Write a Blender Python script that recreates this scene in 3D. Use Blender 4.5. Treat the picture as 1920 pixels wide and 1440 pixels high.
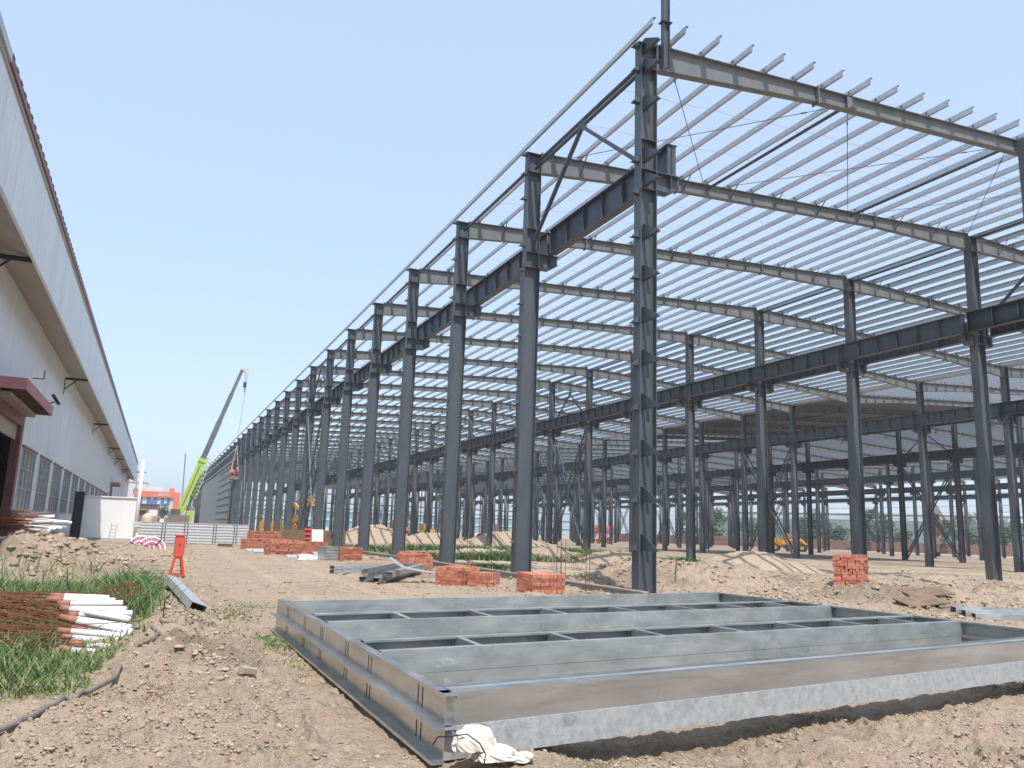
import bpy, math, random
import numpy as np
from mathutils import Vector, Matrix
random.seed(7); rng = np.random.default_rng(7)
R = math.radians
sc = bpy.context.scene
for o in list(bpy.data.objects): bpy.data.objects.remove(o)

# ------------------------------------------------------------------ camera
CAM_H = 1.517
FPX, YAW, PITCH, ROLL = 1510.75, 0.40716, 0.18292, 0.034536
cam = bpy.data.cameras.new('camera'); camo = bpy.data.objects.new('camera', cam); sc.collection.objects.link(camo)
cam.sensor_width = 36.0; cam.lens = 36.0 * FPX / 1920; cam.clip_end = 20000; cam.clip_start = 0.05
def cam_axes():
    cy, sy = math.cos(YAW), math.sin(YAW)
    r = Vector((cy, -sy, 0)); f0 = Vector((sy, cy, 0)); u0 = Vector((0, 0, 1))
    fw = f0*math.cos(PITCH)+u0*math.sin(PITCH); up = -f0*math.sin(PITCH)+u0*math.cos(PITCH)
    c, s = math.cos(ROLL), math.sin(ROLL)
    return r*c+up*s, -r*s+up*c, fw
r2, u2, fw = cam_axes()
camo.matrix_world = Matrix(((r2.x, u2.x, -fw.x, 0), (r2.y, u2.y, -fw.y, 0), (r2.z, u2.z, -fw.z, CAM_H), (0, 0, 0, 1)))
sc.camera = camo
# ------------------------------------------------------------------ world, sun, exposure
SUN_EL, SUN_AZ = 62.0, 192.0
w = bpy.data.worlds.new('World'); sc.world = w; w.use_nodes = True
nt = w.node_tree; bg = nt.nodes['Background']; sky = nt.nodes.new('ShaderNodeTexSky')
sky.sky_type = 'NISHITA'; sky.sun_disc = False; sky.sun_elevation = R(SUN_EL); sky.sun_rotation = R(SUN_AZ)
sky.altitude = 50; sky.air_density = 1.0; sky.dust_density = 2.0; sky.ozone_density = 2.0
hz = nt.nodes.new('ShaderNodeMix'); hz.data_type = 'RGBA'; hz.inputs[0].default_value = .72; hz.inputs[7].default_value = (1.82, 2.26, 2.86, 1)   # thin high haze over a blue sky
nt.links.new(sky.outputs[0], hz.inputs[6]); nt.links.new(hz.outputs[2], bg.inputs[0]); bg.inputs[1].default_value = 0.15
sl = bpy.data.lights.new('sun', 'SUN'); sl.energy = 2.0; sl.angle = R(0.55); sl.color = (1, .955, .89)
so = bpy.data.objects.new('sun', sl); sc.collection.objects.link(so); so.location = (0, 0, 60)
sd = Vector((math.sin(R(SUN_AZ))*math.cos(R(SUN_EL)), math.cos(R(SUN_AZ))*math.cos(R(SUN_EL)), math.sin(R(SUN_EL))))
so.rotation_euler = (-sd).to_track_quat('-Z', 'Y').to_euler()
sc.view_settings.view_transform = 'Standard'; sc.view_settings.look = 'None'
sc.view_settings.exposure = 1.2; sc.view_settings.gamma = 1
sc.cycles.max_bounces = 5; sc.cycles.diffuse_bounces = 3; sc.cycles.glossy_bounces = 3
sc.cycles.transparent_max_bounces = 6; sc.cycles.volume_bounces = 0; sc.cycles.caustics_reflective = False; sc.cycles.caustics_refractive = False

# ------------------------------------------------------------------ materials
def mat(name, col, rough=.6, metal=0., col2=None, nscale=3., ndet=5., bump=0., bscale=40., contrast=(.35, .65), spec=None, stretch=None, rvar=0., coord='Object'):
    m = bpy.data.materials.new(name); m.use_nodes = True; n = m.node_tree.nodes; L = m.node_tree.links
    b = n['Principled BSDF']; b.inputs['Base Color'].default_value = (*col, 1); b.inputs['Roughness'].default_value = rough; b.inputs['Metallic'].default_value = metal
    if spec is not None: b.inputs['Specular IOR Level'].default_value = spec
    tc = n.new('ShaderNodeTexCoord'); mp = n.new('ShaderNodeMapping'); L.new(tc.outputs[coord], mp.inputs[0])
    if stretch: mp.inputs['Scale'].default_value = stretch
    if col2 is not None:
        nz = n.new('ShaderNodeTexNoise'); nz.inputs['Scale'].default_value = nscale; nz.inputs['Detail'].default_value = ndet; nz.inputs['Roughness'].default_value = .6
        L.new(mp.outputs[0], nz.inputs['Vector'])
        cr = n.new('ShaderNodeValToRGB'); cr.color_ramp.elements[0].position = contrast[0]; cr.color_ramp.elements[1].position = contrast[1]
        cr.color_ramp.elements[0].color = (*col, 1); cr.color_ramp.elements[1].color = (*col2, 1)
        L.new(nz.outputs['Fac'], cr.inputs[0]); L.new(cr.outputs[0], b.inputs['Base Color'])
        if rvar:
            mr = n.new('ShaderNodeMapRange'); mr.inputs['To Min'].default_value = rough-rvar; mr.inputs['To Max'].default_value = rough+rvar
            L.new(nz.outputs['Fac'], mr.inputs[0]); L.new(mr.outputs[0], b.inputs['Roughness'])
    if bump:
        nb = n.new('ShaderNodeTexNoise'); nb.inputs['Scale'].default_value = bscale; nb.inputs['Detail'].default_value = 4
        L.new(mp.outputs[0], nb.inputs['Vector']); bp = n.new('ShaderNodeBump'); bp.inputs['Strength'].default_value = bump; bp.inputs['Distance'].default_value = .02
        L.new(nb.outputs['Fac'], bp.inputs['Height']); L.new(bp.outputs[0], b.inputs['Normal'])
    return m
M = {}
M['steel'] = mat('grey_primer_steel', (.070, .084, .100), .5, 0, (.098, .112, .130), 1.6, 9, spec=.4, stretch=(2.2, 2.2, .3), rvar=.1)
M['steel_b'] = mat('grey_primer_steel_sunlit', (.15, .162, .17), .55, 0, (.205, .21, .21), 1.3, 9, spec=.35, stretch=(1.6, 1.6, .5), rvar=.1)  # same primer made paler, so rafters carry the sunlit tone in their colour
M['steel_c'] = mat('grey_primer_steel_inner', (.090, .102, .116), .5, 0, (.125, .135, .146), 1.4, 9, spec=.4, stretch=(2.2, 2.2, .3), rvar=.1)
M['galv'] = mat('galvanised_purlin', (.40, .43, .455), .45, .25, (.50, .525, .545), 6, 5, spec=.5, rvar=.08)
M['galv_light'] = mat('new_galvanised_purlin', (.60, .62, .64), .45, .1, (.70, .72, .73), 4, 5)
M['galv_shiny'] = mat('galvanised_sheet_shiny', (.50, .52, .53), .24, .8, (.66, .68, .68), 2.2, 7, bump=.06, bscale=3, stretch=(.35, 1, 3), rvar=.09)
M['galv_matt'] = mat('galvanised_sheet_matt', (.36, .375, .38), .5, .25, (.52, .535, .54), 14, 12, bump=.15, bscale=60, contrast=(.33, .66), rvar=.1)
M['galv_mid'] = mat('galvanised_sheet_scuffed', (.34, .38, .38), .36, .5, (.52, .55, .545), 3, 11, bump=.08, bscale=14, stretch=(.5, 1, 1.6), rvar=.12)
M['slot'] = mat('dark_slot', (.015, .02, .025), .7)
M['white'] = mat('white_paint', (.88, .88, .87), .45, 0, (.84, .84, .83), 8, 5)
M['wallwhite'] = mat('white_wall_sheet', (.76, .82, .87), .55, 0, (.70, .75, .78), .5, 6, stretch=(1, 1, .25), contrast=(.3, .75))
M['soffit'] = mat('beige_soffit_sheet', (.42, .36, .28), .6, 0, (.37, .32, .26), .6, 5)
M['maroon'] = mat('maroon_trim', (.16, .045, .045), .5, 0, (.20, .07, .065), 2, 4)
M['pinkred'] = mat('faded_red_paint', (.36, .13, .13), .55, 0, (.44, .20, .19), 2, 4)
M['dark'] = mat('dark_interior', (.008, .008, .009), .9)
M['black'] = mat('black_rubber', (.018, .018, .02), .6)
M['glass'] = mat('window_glass_dusty', (.13, .14, .145), .25, 0, (.24, .25, .25), .35, 4, spec=.6)
M['frame'] = mat('window_frame_grey', (.42, .43, .44), .5)
M['bluegirt'] = mat('blue_wall_panel', (.10, .30, .42), .4, 0, (.2, .42, .5), .4, 2)
M['whitepanel'] = mat('pale_cladding', (.62, .66, .68), .4, 0, (.5, .56, .6), .3, 2)
M['greyclad'] = mat('grey_wall_cladding', (.17, .195, .215), .45, 0, (.235, .26, .28), .8, 4, stretch=(1, 3, .4))
M['roofsheet'] = mat('grey_roof_sheet_underside', (.17, .17, .165), .6, .1, (.12, .12, .12), .4, 4)
M['concrete'] = mat('concrete_beam', (.30, .285, .26), .85, 0, (.22, .21, .195), 3, 7, bump=.3, bscale=30)
M['rust'] = mat('rusty_rebar', (.14, .045, .02), .8, 0, (.22, .085, .04), 12, 4)
M['rustb'] = mat('red_oxide_primer', (.30, .12, .08), .7, 0, (.36, .16, .11), 9, 4)
M['orange'] = mat('orange_red_paint', (.72, .085, .05), .45, 0, (.62, .10, .065), 5, 5)
M['lime'] = mat('lime_crane_paint', (.46, .64, .09), .4, 0, (.40, .56, .10), 2, 6)
M['limebar'] = mat('pale_lime_lattice', (.50, .68, .30), .4)
M['boomgrey'] = mat('grey_crane_boom', (.11, .11, .12), .4, 0, (.15, .15, .16), 1, 3)
M['yellow'] = mat('machine_yellow', (.72, .36, .03), .4, 0, (.60, .30, .04), 2, 4)
M['tyre'] = mat('dusty_tyre', (.045, .04, .036), .85)
M['orangebld'] = mat('orange_facade', (.75, .19, .10), .6, 0, (.68, .17, .10), .3, 3)
M['whitefacade'] = mat('pale_facade', (.62, .60, .58), .7, 0, (.55, .54, .53), .3, 3)
M['bluesign'] = mat('blue_letter', (.05, .17, .40), .5)
M['signwhite'] = mat('sign_white', (.85, .85, .83), .5)
M['redroof'] = mat('red_sheet_roof', (.40, .10, .09), .6)
M['cream'] = mat('cream_plastic_tank', (.62, .54, .38), .5)
M['hose'] = mat('dusty_grey_hose', (.16, .135, .12), .7, 0, (.26, .22, .19), 6, 5)
M['bag'] = mat('white_woven_bag', (.72, .69, .62), .6, 0, (.64, .60, .52), 6, 5, bump=.3, bscale=24)
M['sand'] = mat('yellow_sand', (.42, .33, .24), .95, 0, (.36, .28, .20), 1.5, 6, bump=.5, bscale=25)
M['wood'] = mat('weathered_plywood', (.24, .16, .10), .8, 0, (.15, .10, .065), 4, 6)
M['skin'] = mat('skin', (.5, .3, .2), .6)
M['bark'] = mat('bark', (.10, .075, .055), .9)
M['browall'] = mat('dusty_brick_wall', (.20, .10, .075), .85, 0, (.26, .15, .11), 1.2, 5)
M['leaf'] = mat('leaf_green', (.045, .085, .025), .6, 0, (.10, .15, .045), .9, 4)
M['greenbld'] = mat('pale_green_glass_facade', (.20, .29, .29), .3, 0, (.28, .36, .36), .15, 3)
M['redpink'] = mat('magenta_hose', (.46, .09, .22), .6, 0, (.56, .18, .30), 8, 5)
M['orangecloth'] = mat('orange_vest', (.75, .2, .05), .7)
M['bluecloth'] = mat('dark_blue_cloth', (.04, .06, .12), .8)

def scuff(m, col, scale, lo, hi, stretch, amt=.7, rough=None):
    n = m.node_tree.nodes; L = m.node_tree.links; b = n['Principled BSDF']; src = b.inputs['Base Color'].links[0].from_socket
    tc = n.new('ShaderNodeTexCoord'); mp = n.new('ShaderNodeMapping'); mp.inputs['Scale'].default_value = stretch; L.new(tc.outputs['Object'], mp.inputs[0])
    nz = n.new('ShaderNodeTexNoise'); nz.inputs['Scale'].default_value = scale; nz.inputs['Detail'].default_value = 12; nz.inputs['Roughness'].default_value = .75; nz.inputs['Distortion'].default_value = .6; L.new(mp.outputs[0], nz.inputs['Vector'])
    mr = n.new('ShaderNodeMapRange'); mr.inputs['From Min'].default_value = lo; mr.inputs['From Max'].default_value = hi; mr.inputs['To Max'].default_value = amt; L.new(nz.outputs['Fac'], mr.inputs[0])
    mx = n.new('ShaderNodeMix'); mx.data_type = 'RGBA'; L.new(mr.outputs[0], mx.inputs[0]); L.new(src, mx.inputs[6]); mx.inputs[7].default_value = (*col, 1); L.new(mx.outputs[2], b.inputs['Base Color'])
scuff(M['galv_mid'], (.75, .76, .74), 5, .58, .66, (.5, .5, 3), .6); scuff(M['galv_mid'], (.24, .26, .26), 2.2, .56, .70, (1.5, 1, .8), .6)
scuff(M['galv_matt'], (.20, .215, .22), 3.2, .56, .68, (1, 1, 1.6), .55); scuff(M['galv_matt'], (.66, .66, .64), 9, .6, .68, (.6, 1, 2), .5)
scuff(M['galv_shiny'], (.36, .34, .30), 1.4, .5, .72, (.5, .5, 5), .6); scuff(M['galv_shiny'], (.80, .80, .77), 6, .62, .70, (3, 3, .8), .6)
scuff(M['steel'], (.20, .205, .20), 3, .60, .72, (3, 3, .35), .5); scuff(M['steel_b'], (.20, .16, .13), 2.5, .60, .74, (1.5, 3, 1.5), .4); scuff(M['steel'], (.12, .09, .075), 1.6, .60, .72, (2, 2, .6), .35)
scuff(M['wallwhite'], (.50, .50, .48), .9, .52, .75, (1, 1, .12), .55); scuff(M['lime'], (.25, .24, .12), 2.5, .58, .7, (1, 1, 1), .5); scuff(M['orange'], (.35, .12, .08), 6, .58, .7, (1, 1, 1), .5)
def brick_mat():
    m = bpy.data.materials.new('red_clay_brick'); m.use_nodes = True; n = m.node_tree.nodes; L = m.node_tree.links; b = n['Principled BSDF']
    at = n.new('ShaderNodeAttribute'); at.attribute_name = 'tint'
    nz = n.new('ShaderNodeTexNoise'); nz.inputs['Scale'].default_value = 22; nz.inputs['Detail'].default_value = 5
    tc = n.new('ShaderNodeTexCoord'); L.new(tc.outputs['Object'], nz.inputs['Vector'])
    ad = n.new('ShaderNodeMath'); ad.operation = 'ADD'; L.new(at.outputs['Fac'], ad.inputs[0])
    ml = n.new('ShaderNodeMath'); ml.operation = 'MULTIPLY_ADD'; L.new(nz.outputs['Fac'], ml.inputs[0]); ml.inputs[1].default_value = .5; ml.inputs[2].default_value = -.25; L.new(ml.outputs[0], ad.inputs[1])
    cr = n.new('ShaderNodeValToRGB'); cr.color_ramp.elements[0].color = (.42, .13, .075, 1); cr.color_ramp.elements[1].color = (.72, .31, .20, 1)
    L.new(ad.outputs[0], cr.inputs[0]); L.new(cr.outputs[0], b.inputs['Base Color']); b.inputs['Roughness'].default_value = .85
    return m
M['brick'] = brick_mat()

def ground_mat():
    m = bpy.data.materials.new('dry_earth'); m.use_nodes = True; n = m.node_tree.nodes; L = m.node_tree.links; b = n['Principled BSDF']
    b.inputs['Roughness'].default_value = .95; b.inputs['Specular IOR Level'].default_value = .15
    tc = n.new('ShaderNodeTexCoord')
    def noise(s, d=6, r=.6):
        q = n.new('ShaderNodeTexNoise'); q.inputs['Scale'].default_value = s; q.inputs['Detail'].default_value = d; q.inputs['Roughness'].default_value = r
        L.new(tc.outputs['Object'], q.inputs['Vector']); return q.outputs['Fac']
    def ramp(i, p0, c0, p1, c1):
        q = n.new('ShaderNodeValToRGB'); e = q.color_ramp.elements; e[0].position = p0; e[1].position = p1; e[0].color = (*c0, 1); e[1].color = (*c1, 1); L.new(i, q.inputs[0]); return q.outputs[0]
    def mix(f, a, c, mode='MIX'):
        q = n.new('ShaderNodeMix'); q.data_type = 'RGBA'; q.blend_type = mode
        if isinstance(f, float): q.inputs[0].default_value = f
        else: L.new(f, q.inputs[0])
        L.new(a, q.inputs[6]); L.new(c, q.inputs[7]); return q.outputs[2]
    base = ramp(noise(.55, 8), .35, (.34, .268, .19), .68, (.45, .36, .265))
    fine = ramp(noise(9, 8, .7), .33, (.21, .16, .112), .66, (.53, .435, .325))
    c = mix(.55, base, fine)
    pink = ramp(noise(1.3, 5), .42, (0, 0, 0), .66, (.7, .7, .7))
    pk = n.new('ShaderNodeRGB'); pk.outputs[0].default_value = (.46, .335, .26, 1)
    c = mix(pink, c, pk.outputs[0])
    at = n.new('ShaderNodeAttribute'); at.attribute_name = 'track'
    tr = ramp(noise(5, 6), .3, (.45, .36, .255), .7, (.54, .44, .33))
    c = mix(at.outputs['Fac'], c, tr)
    at2 = n.new('ShaderNodeAttribute'); at2.attribute_name = 'damp'
    dp = ramp(noise(3, 6), .3, (.12, .09, .065), .7, (.19, .145, .105))
    c = mix(at2.outputs['Fac'], c, dp)
    L.new(c, b.inputs['Base Color'])
    bp = n.new('ShaderNodeBump'); bp.inputs['Strength'].default_value = .75; bp.inputs['Distance'].default_value = .03
    L.new(noise(38, 6, .7), bp.inputs['Height'])
    bp2 = n.new('ShaderNodeBump'); bp2.inputs['Strength'].default_value = .7; bp2.inputs['Distance'].default_value = .14
    L.new(noise(6, 5, .65), bp2.inputs['Height']); L.new(bp.outputs[0], bp2.inputs['Normal']); L.new(bp2.outputs[0], b.inputs['Normal'])
    return m
M['ground'] = ground_mat()
def attr_mat(name, cols, rough=.6, trans=0.):
    m = bpy.data.materials.new(name); m.use_nodes = True; n = m.node_tree.nodes; L = m.node_tree.links; b = n['Principled BSDF']; b.inputs['Roughness'].default_value = rough
    at = n.new('ShaderNodeAttribute'); at.attribute_name = 'tint'; cr = n.new('ShaderNodeValToRGB')
    while len(cr.color_ramp.elements) < len(cols): cr.color_ramp.elements.new(.5)
    for i, c in enumerate(cols): cr.color_ramp.elements[i].position = i/(len(cols)-1); cr.color_ramp.elements[i].color = (*c, 1)
    L.new(at.outputs['Fac'], cr.inputs[0]); L.new(cr.outputs[0], b.inputs['Base Color'])
    if trans: b.inputs['Transmission Weight'].default_value = 0
    return m
M['grass'] = attr_mat('grass_blades', [(.05, .11, .028), (.10, .185, .05), (.20, .27, .09), (.36, .32, .16)], .55)
M['foliage'] = attr_mat('tree_leaves', [(.025, .055, .018), (.055, .10, .028), (.10, .16, .05)], .6)
M['clod'] = attr_mat('earth_clods', [(.26, .20, .14), (.36, .285, .205), (.47, .38, .28), (.44, .32, .25)], .95)

# ------------------------------------------------------------------ mesh helpers
class MB:
    def __init__(s): s.v = []; s.f = []; s.mi = []; s.tint = []
    def quadbox(s, P, mi=0):   # 8 points: bottom ring then top ring
        n = len(s.v); s.v += [tuple(p) for p in P]
        for f in ((3, 2, 1, 0), (4, 5, 6, 7), (0, 1, 5, 4), (1, 2, 6, 5), (2, 3, 7, 6), (3, 0, 4, 7)):
            s.f.append([n+i for i in f]); s.mi.append(mi)
    def box(s, x0, x1, y0, y1, z0, z1, mi=0):
        if x0 > x1: x0, x1 = x1, x0
        if y0 > y1: y0, y1 = y1, y0
        if z0 > z1: z0, z1 = z1, z0
        s.quadbox([(x0, y0, z0), (x1, y0, z0), (x1, y1, z0), (x0, y1, z0), (x0, y0, z1), (x1, y0, z1), (x1, y1, z1), (x0, y1, z1)], mi); return s
    def rbox(s, c, sz, rot=(0, 0, 0), mi=0):
        from mathutils import Euler
        E = Euler(rot).to_matrix(); h = [q/2 for q in sz]; P = []
        for z in (-1, 1):
            for x, y in ((-1, -1), (1, -1), (1, 1), (-1, 1)): P.append(Vector(c)+E@Vector((x*h[0], y*h[1], z*h[2])))
        s.quadbox(P, mi); return s
    def poly(s, pts, mi=0):
        n = len(s.v); s.v += [tuple(p) for p in pts]; s.f.append(list(range(n, n+len(pts)))); s.mi.append(mi); return s
    def prism(s, pts, ax, a, b, mi=0):   # 2D polygon extruded along axis ax ('x','y','z')
        def P(u, v, t): return {'x': (t, u, v), 'y': (u, t, v), 'z': (u, v, t)}[ax]
        n = len(s.v); k = len(pts)
        s.v += [P(u, v, a) for u, v in pts]+[P(u, v, b) for u, v in pts]
        s.f.append([n+i for i in range(k)][::-1]); s.f.append([n+k+i for i in range(k)]); s.mi += [mi, mi]
        for i in range(k): s.f.append([n+i, n+(i+1) % k, n+k+(i+1) % k, n+k+i]); s.mi.append(mi)
        return s
    def bar(s, a, b, w, h=None, mi=0, up=(0, 0, 1)):
        a = Vector(a); b = Vector(b); h = h or w; d = (b-a).normalized(); u = Vector(up)
        if abs(d.dot(u)) > .98: u = Vector((0, 1, 0))
        x = d.cross(u).normalized(); y = x.cross(d).normalized()
        P = []
        for p in (a, b):
            for i, j in ((-1, -1), (1, -1), (1, 1), (-1, 1)): P.append(p+x*(i*w/2)+y*(j*h/2))
        s.quadbox(P, mi); return s
    def tube(s, path, r, seg=8, mi=0, cap=True, rs=None):
        path = [Vector(p) for p in path]; n0 = len(s.v); prev = None
        for i, p in enumerate(path):
            d = (path[min(i+1, len(path)-1)]-path[max(i-1, 0)]).normalized()
            if prev is None:
                u = Vector((0, 0, 1)) if abs(d.z) < .9 else Vector((1, 0, 0)); x = d.cross(u).normalized()
            else: x = (prev-d*prev.dot(d)).normalized()
            prev = x; y = d.cross(x); rr = rs[i] if rs else r
            for k in range(seg):
                a = 2*math.pi*k/seg; s.v.append(tuple(p+x*(rr*math.cos(a))+y*(rr*math.sin(a))))
        for i in range(len(path)-1):
            for k in range(seg):
                a = n0+i*seg+k; b = n0+i*seg+(k+1) % seg; s.f.append([a, b, b+seg, a+seg]); s.mi.append(mi)
        if cap:
            s.f.append([n0+k for k in range(seg)][::-1]); s.mi.append(mi)
            s.f.append([n0+(len(path)-1)*seg+k for k in range(seg)]); s.mi.append(mi)
        return s
    def mesh(s, name, mats, smooth=False):
        me = bpy.data.meshes.new(name); me.from_pydata(s.v, [], s.f); 
        for m in (mats if isinstance(mats, (list, tuple)) else [mats]): me.materials.append(m)
        if any(s.mi): me.polygons.foreach_set('material_index', s.mi)
        if smooth: me.polygons.foreach_set('use_smooth', [True]*len(s.f))
        if s.tint:
            a = me.attributes.new('tint', 'FLOAT', 'FACE'); a.data.foreach_set('value', s.tint)
        me.update(); return me
def link(name, me, parent=None, loc=(0, 0, 0), rz=0, mw=None):
    o = bpy.data.objects.new(name, me); sc.collection.objects.link(o)
    if parent: o.parent = parent
    if mw is not None: o.matrix_local = mw
    else: o.location = loc; o.rotation_euler = (0, 0, rz) if not isinstance(rz, tuple) else rz
    return o
def part(mb, name, m, parent=None, smooth=False, **k): return link(name, mb.mesh(name, m, smooth), parent, **k)
def tag(o, label, cat, group=None, kind=None):
    if label: o['label'] = label
    if cat: o['category'] = cat
    if group: o['group'] = group
    if kind: o['kind'] = kind
    return o
def thing(name, label, cat, loc=(0, 0, 0), rz=0, group=None):
    return tag(link(name, None, None, loc, rz), label, cat, group)
def structure(name, me, **k): o = link(name, me, **k); o['kind'] = 'structure'; return o
def project(P):
    d = Vector(P)-Vector((0, 0, CAM_H)); z = d.dot(fw)
    if z < .2: return None
    return 960+FPX*d.dot(r2)/z, 720-FPX*d.dot(u2)/z, z
def vnoise(x, y, seed=0):
    xi = np.floor(x).astype(np.int64); yi = np.floor(y).astype(np.int64); fx = x-xi; fy = y-yi
    fx = fx*fx*(3-2*fx); fy = fy*fy*(3-2*fy)
    def h(a, b):
        q = (a*374761393+b*668265263+seed*1442695041) & 0xffffffff; q = ((q ^ (q >> 13))*1274126177) & 0xffffffff
        return ((q ^ (q >> 16)) & 0xffff)/65535.
    a = h(xi, yi); b = h(xi+1, yi); c = h(xi, yi+1); d = h(xi+1, yi+1)
    return (a*(1-fx)+b*fx)*(1-fy)+(c*(1-fx)+d*fx)*fy
def fbm(x, y, s, o, seed=0, ridge=False):
    t = 0; a = 1; n = 0
    for i in range(o):
        q = vnoise(x*s+i*17.3, y*s-i*9.1, seed+i)
        if ridge: q = 1-abs(2*q-1)
        t = t+a*q; n += a; a *= .5; s *= 2.03
    return t/n
def sst(a, b, x): t = np.clip((x-a)/(b-a), 0, 1); return t*t*(3-2*t)
def bump2(x, y, cx, cy, rx, ry, ang=0.):
    c, s = math.cos(ang), math.sin(ang); u = ((x-cx)*c+(y-cy)*s)/rx; v = (-(x-cx)*s+(y-cy)*c)/ry
    return np.exp(-(u*u+v*v))

# ------------------------------------------------------------------ ground
def rough_zone(x, y):
    road = sst(.9, 1.7, x-.02*y)*(1-sst(6.5, 8.5, x+.06*(y-20)))*sst(0, 3, y)*(1-sst(1.9, 2.6, x)*(1-sst(6, 7.5, y)))
    inner = sst(13.5, 16, x+.25*(y-28))*sst(24.5, 28, y+.18*(x-14))
    r = 1-.72*road
    r = r*(1-.78*inner)
    return r, road, inner
def gh(x, y, fine=True):
    x = np.asarray(x, float); y = np.asarray(y, float)
    d = np.hypot(x, y); r, road, inner = rough_zone(x, y)
    far = 1-sst(90, 200, d)
    z = (fbm(x, y, .12, 3, 3)-.5)*.16*far*(.4+.6*r)
    # left spoil bank, near clods, bank behind the purlins, trench spoil by the columns
    lb = fbm(x, y, .8, 4, 15, True)
    z += (.34+.4*lb)*bump2(x, y, -5.0, 27, 2.6, 3.4)+(.16+.45*lb)*bump2(x, y, -2.9, 26.5, 1.1, 2.8)+(.12+.4*lb)*bump2(x, y, -1.6, 27, .9, 3.)+(.1+.45*lb)*bump2(x, y, -.5, 37.5, 1.5, 1.3)
    z += .10*bump2(x, y, .15, 13.2, .55, 3.8)+.14*bump2(x, y, .1, 9.6, .5, .9)-.05*bump2(x, y, -1.2, 9, 1.2, 1.2)
    rb = fbm(x, y, .5, 4, 11, True)
    z += (.22+.5*rb)*bump2(x, y, 14.6, 22.2, 2.6, 2.2, .5)+(.15+.45*rb)*bump2(x, y, 19.0, 25.5, 3.8, 1.7, .65)
    z += (.12+.38*rb)*bump2(x, y, 18.8, 16.0, 4.6, 1.25, -.28)+(.1+.35*rb)*bump2(x, y, 26, 15.4, 6, 1.6, -.3)
    z += .6*rb*bump2(x, y, 17.0, 20.5, 1.5, 1.0, .2)+.55*rb*bump2(x, y, 21.5, 22.8, 2.4, 1.0, .5)
    sp = np.clip(bump2(x, y, -4, 27, 4.2, 4.5)+bump2(x, y, 14.6, 22.2, 3, 2.6, .5)+bump2(x, y, 19, 25.5, 4.5, 2, .65)+bump2(x, y, 22, 15.8, 10, 1.8, -.28)+bump2(x, y, 30, 24, 5, 1.8, -.2)+bump2(x, y, 22, 47, 9, 5, .2)+.5*bump2(x, y, 17, 20.5, 2.5, 2), 0, 1)
    z += sp*((fbm(x, y, 1.5, 4, 19, True)-.55)*.42+(fbm(x, y, 5.2, 4, 23, True)-.55)*.20)
    z += .35*rb*bump2(x, y, 24, 27.5, 4, 1.5, .1)+.4*rb*bump2(x, y, 30, 24, 5, 1.6, -.2)
    z += .4*rb*bump2(x, y, 19, 44, 5, 2.2, .3)+.38*rb*bump2(x, y, 27, 42, 6, 2, -.2)+.5*rb*bump2(x, y, 23, 52, 8, 3, 0.1)
    z -= .17*sst(2.3, 3.6, x)*(1-sst(12, 14, x))*sst(3.6, 5.3, y)*(1-sst(13.5, 15.5, y))
    z -= .05*bump2(x, y, 1.9, 8, .5, 4)
    cr_ = fbm(x, y, 2.6, 4, 17, True); z += (.26*cr_-.08)*(bump2(x, y, .35, 9.6, .45, 1.3)+.8*bump2(x, y, .45, 12.6, .4, 2.2)+.7*bump2(x, y, -.3, 7.2, .8, .7)+.7*bump2(x, y, .75, 19.5, .6, 3.5))
    wv = .25*np.sin(y*.11)
    for cx in (2.5, 4.3, 5.2): z -= .055*np.exp(-((x-cx-wv-.03*y)/.2)**2)*sst(9, 14, y)*(1-sst(60, 80, y))
    z += (.05*np.sin((y+.08*x)*2.6+2*fbm(x, y, .2, 2, 9)))*inner*(1-sst(40, 60, y))*.35
    if fine:
        cl = fbm(x, y, 1.6, 3, 21)
        q = fbm(x, y, 4.5, 5, 31, True); q2 = fbm(x, y, 13, 3, 41)
        amp = r*(.35+.9*sst(.42, .62, cl))
        near = 1-sst(25, 90, d)
        z += near*((q-.55)*.20*amp+(q2-.5)*.05*(.3+r))
        z += (fbm(x, y, .9, 3, 51)-.5)*.11*r*(1-sst(60, 140, d))
    return z
def gz(x, y): return float(gh(np.array([x]), np.array([y]), False)[0])
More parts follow.
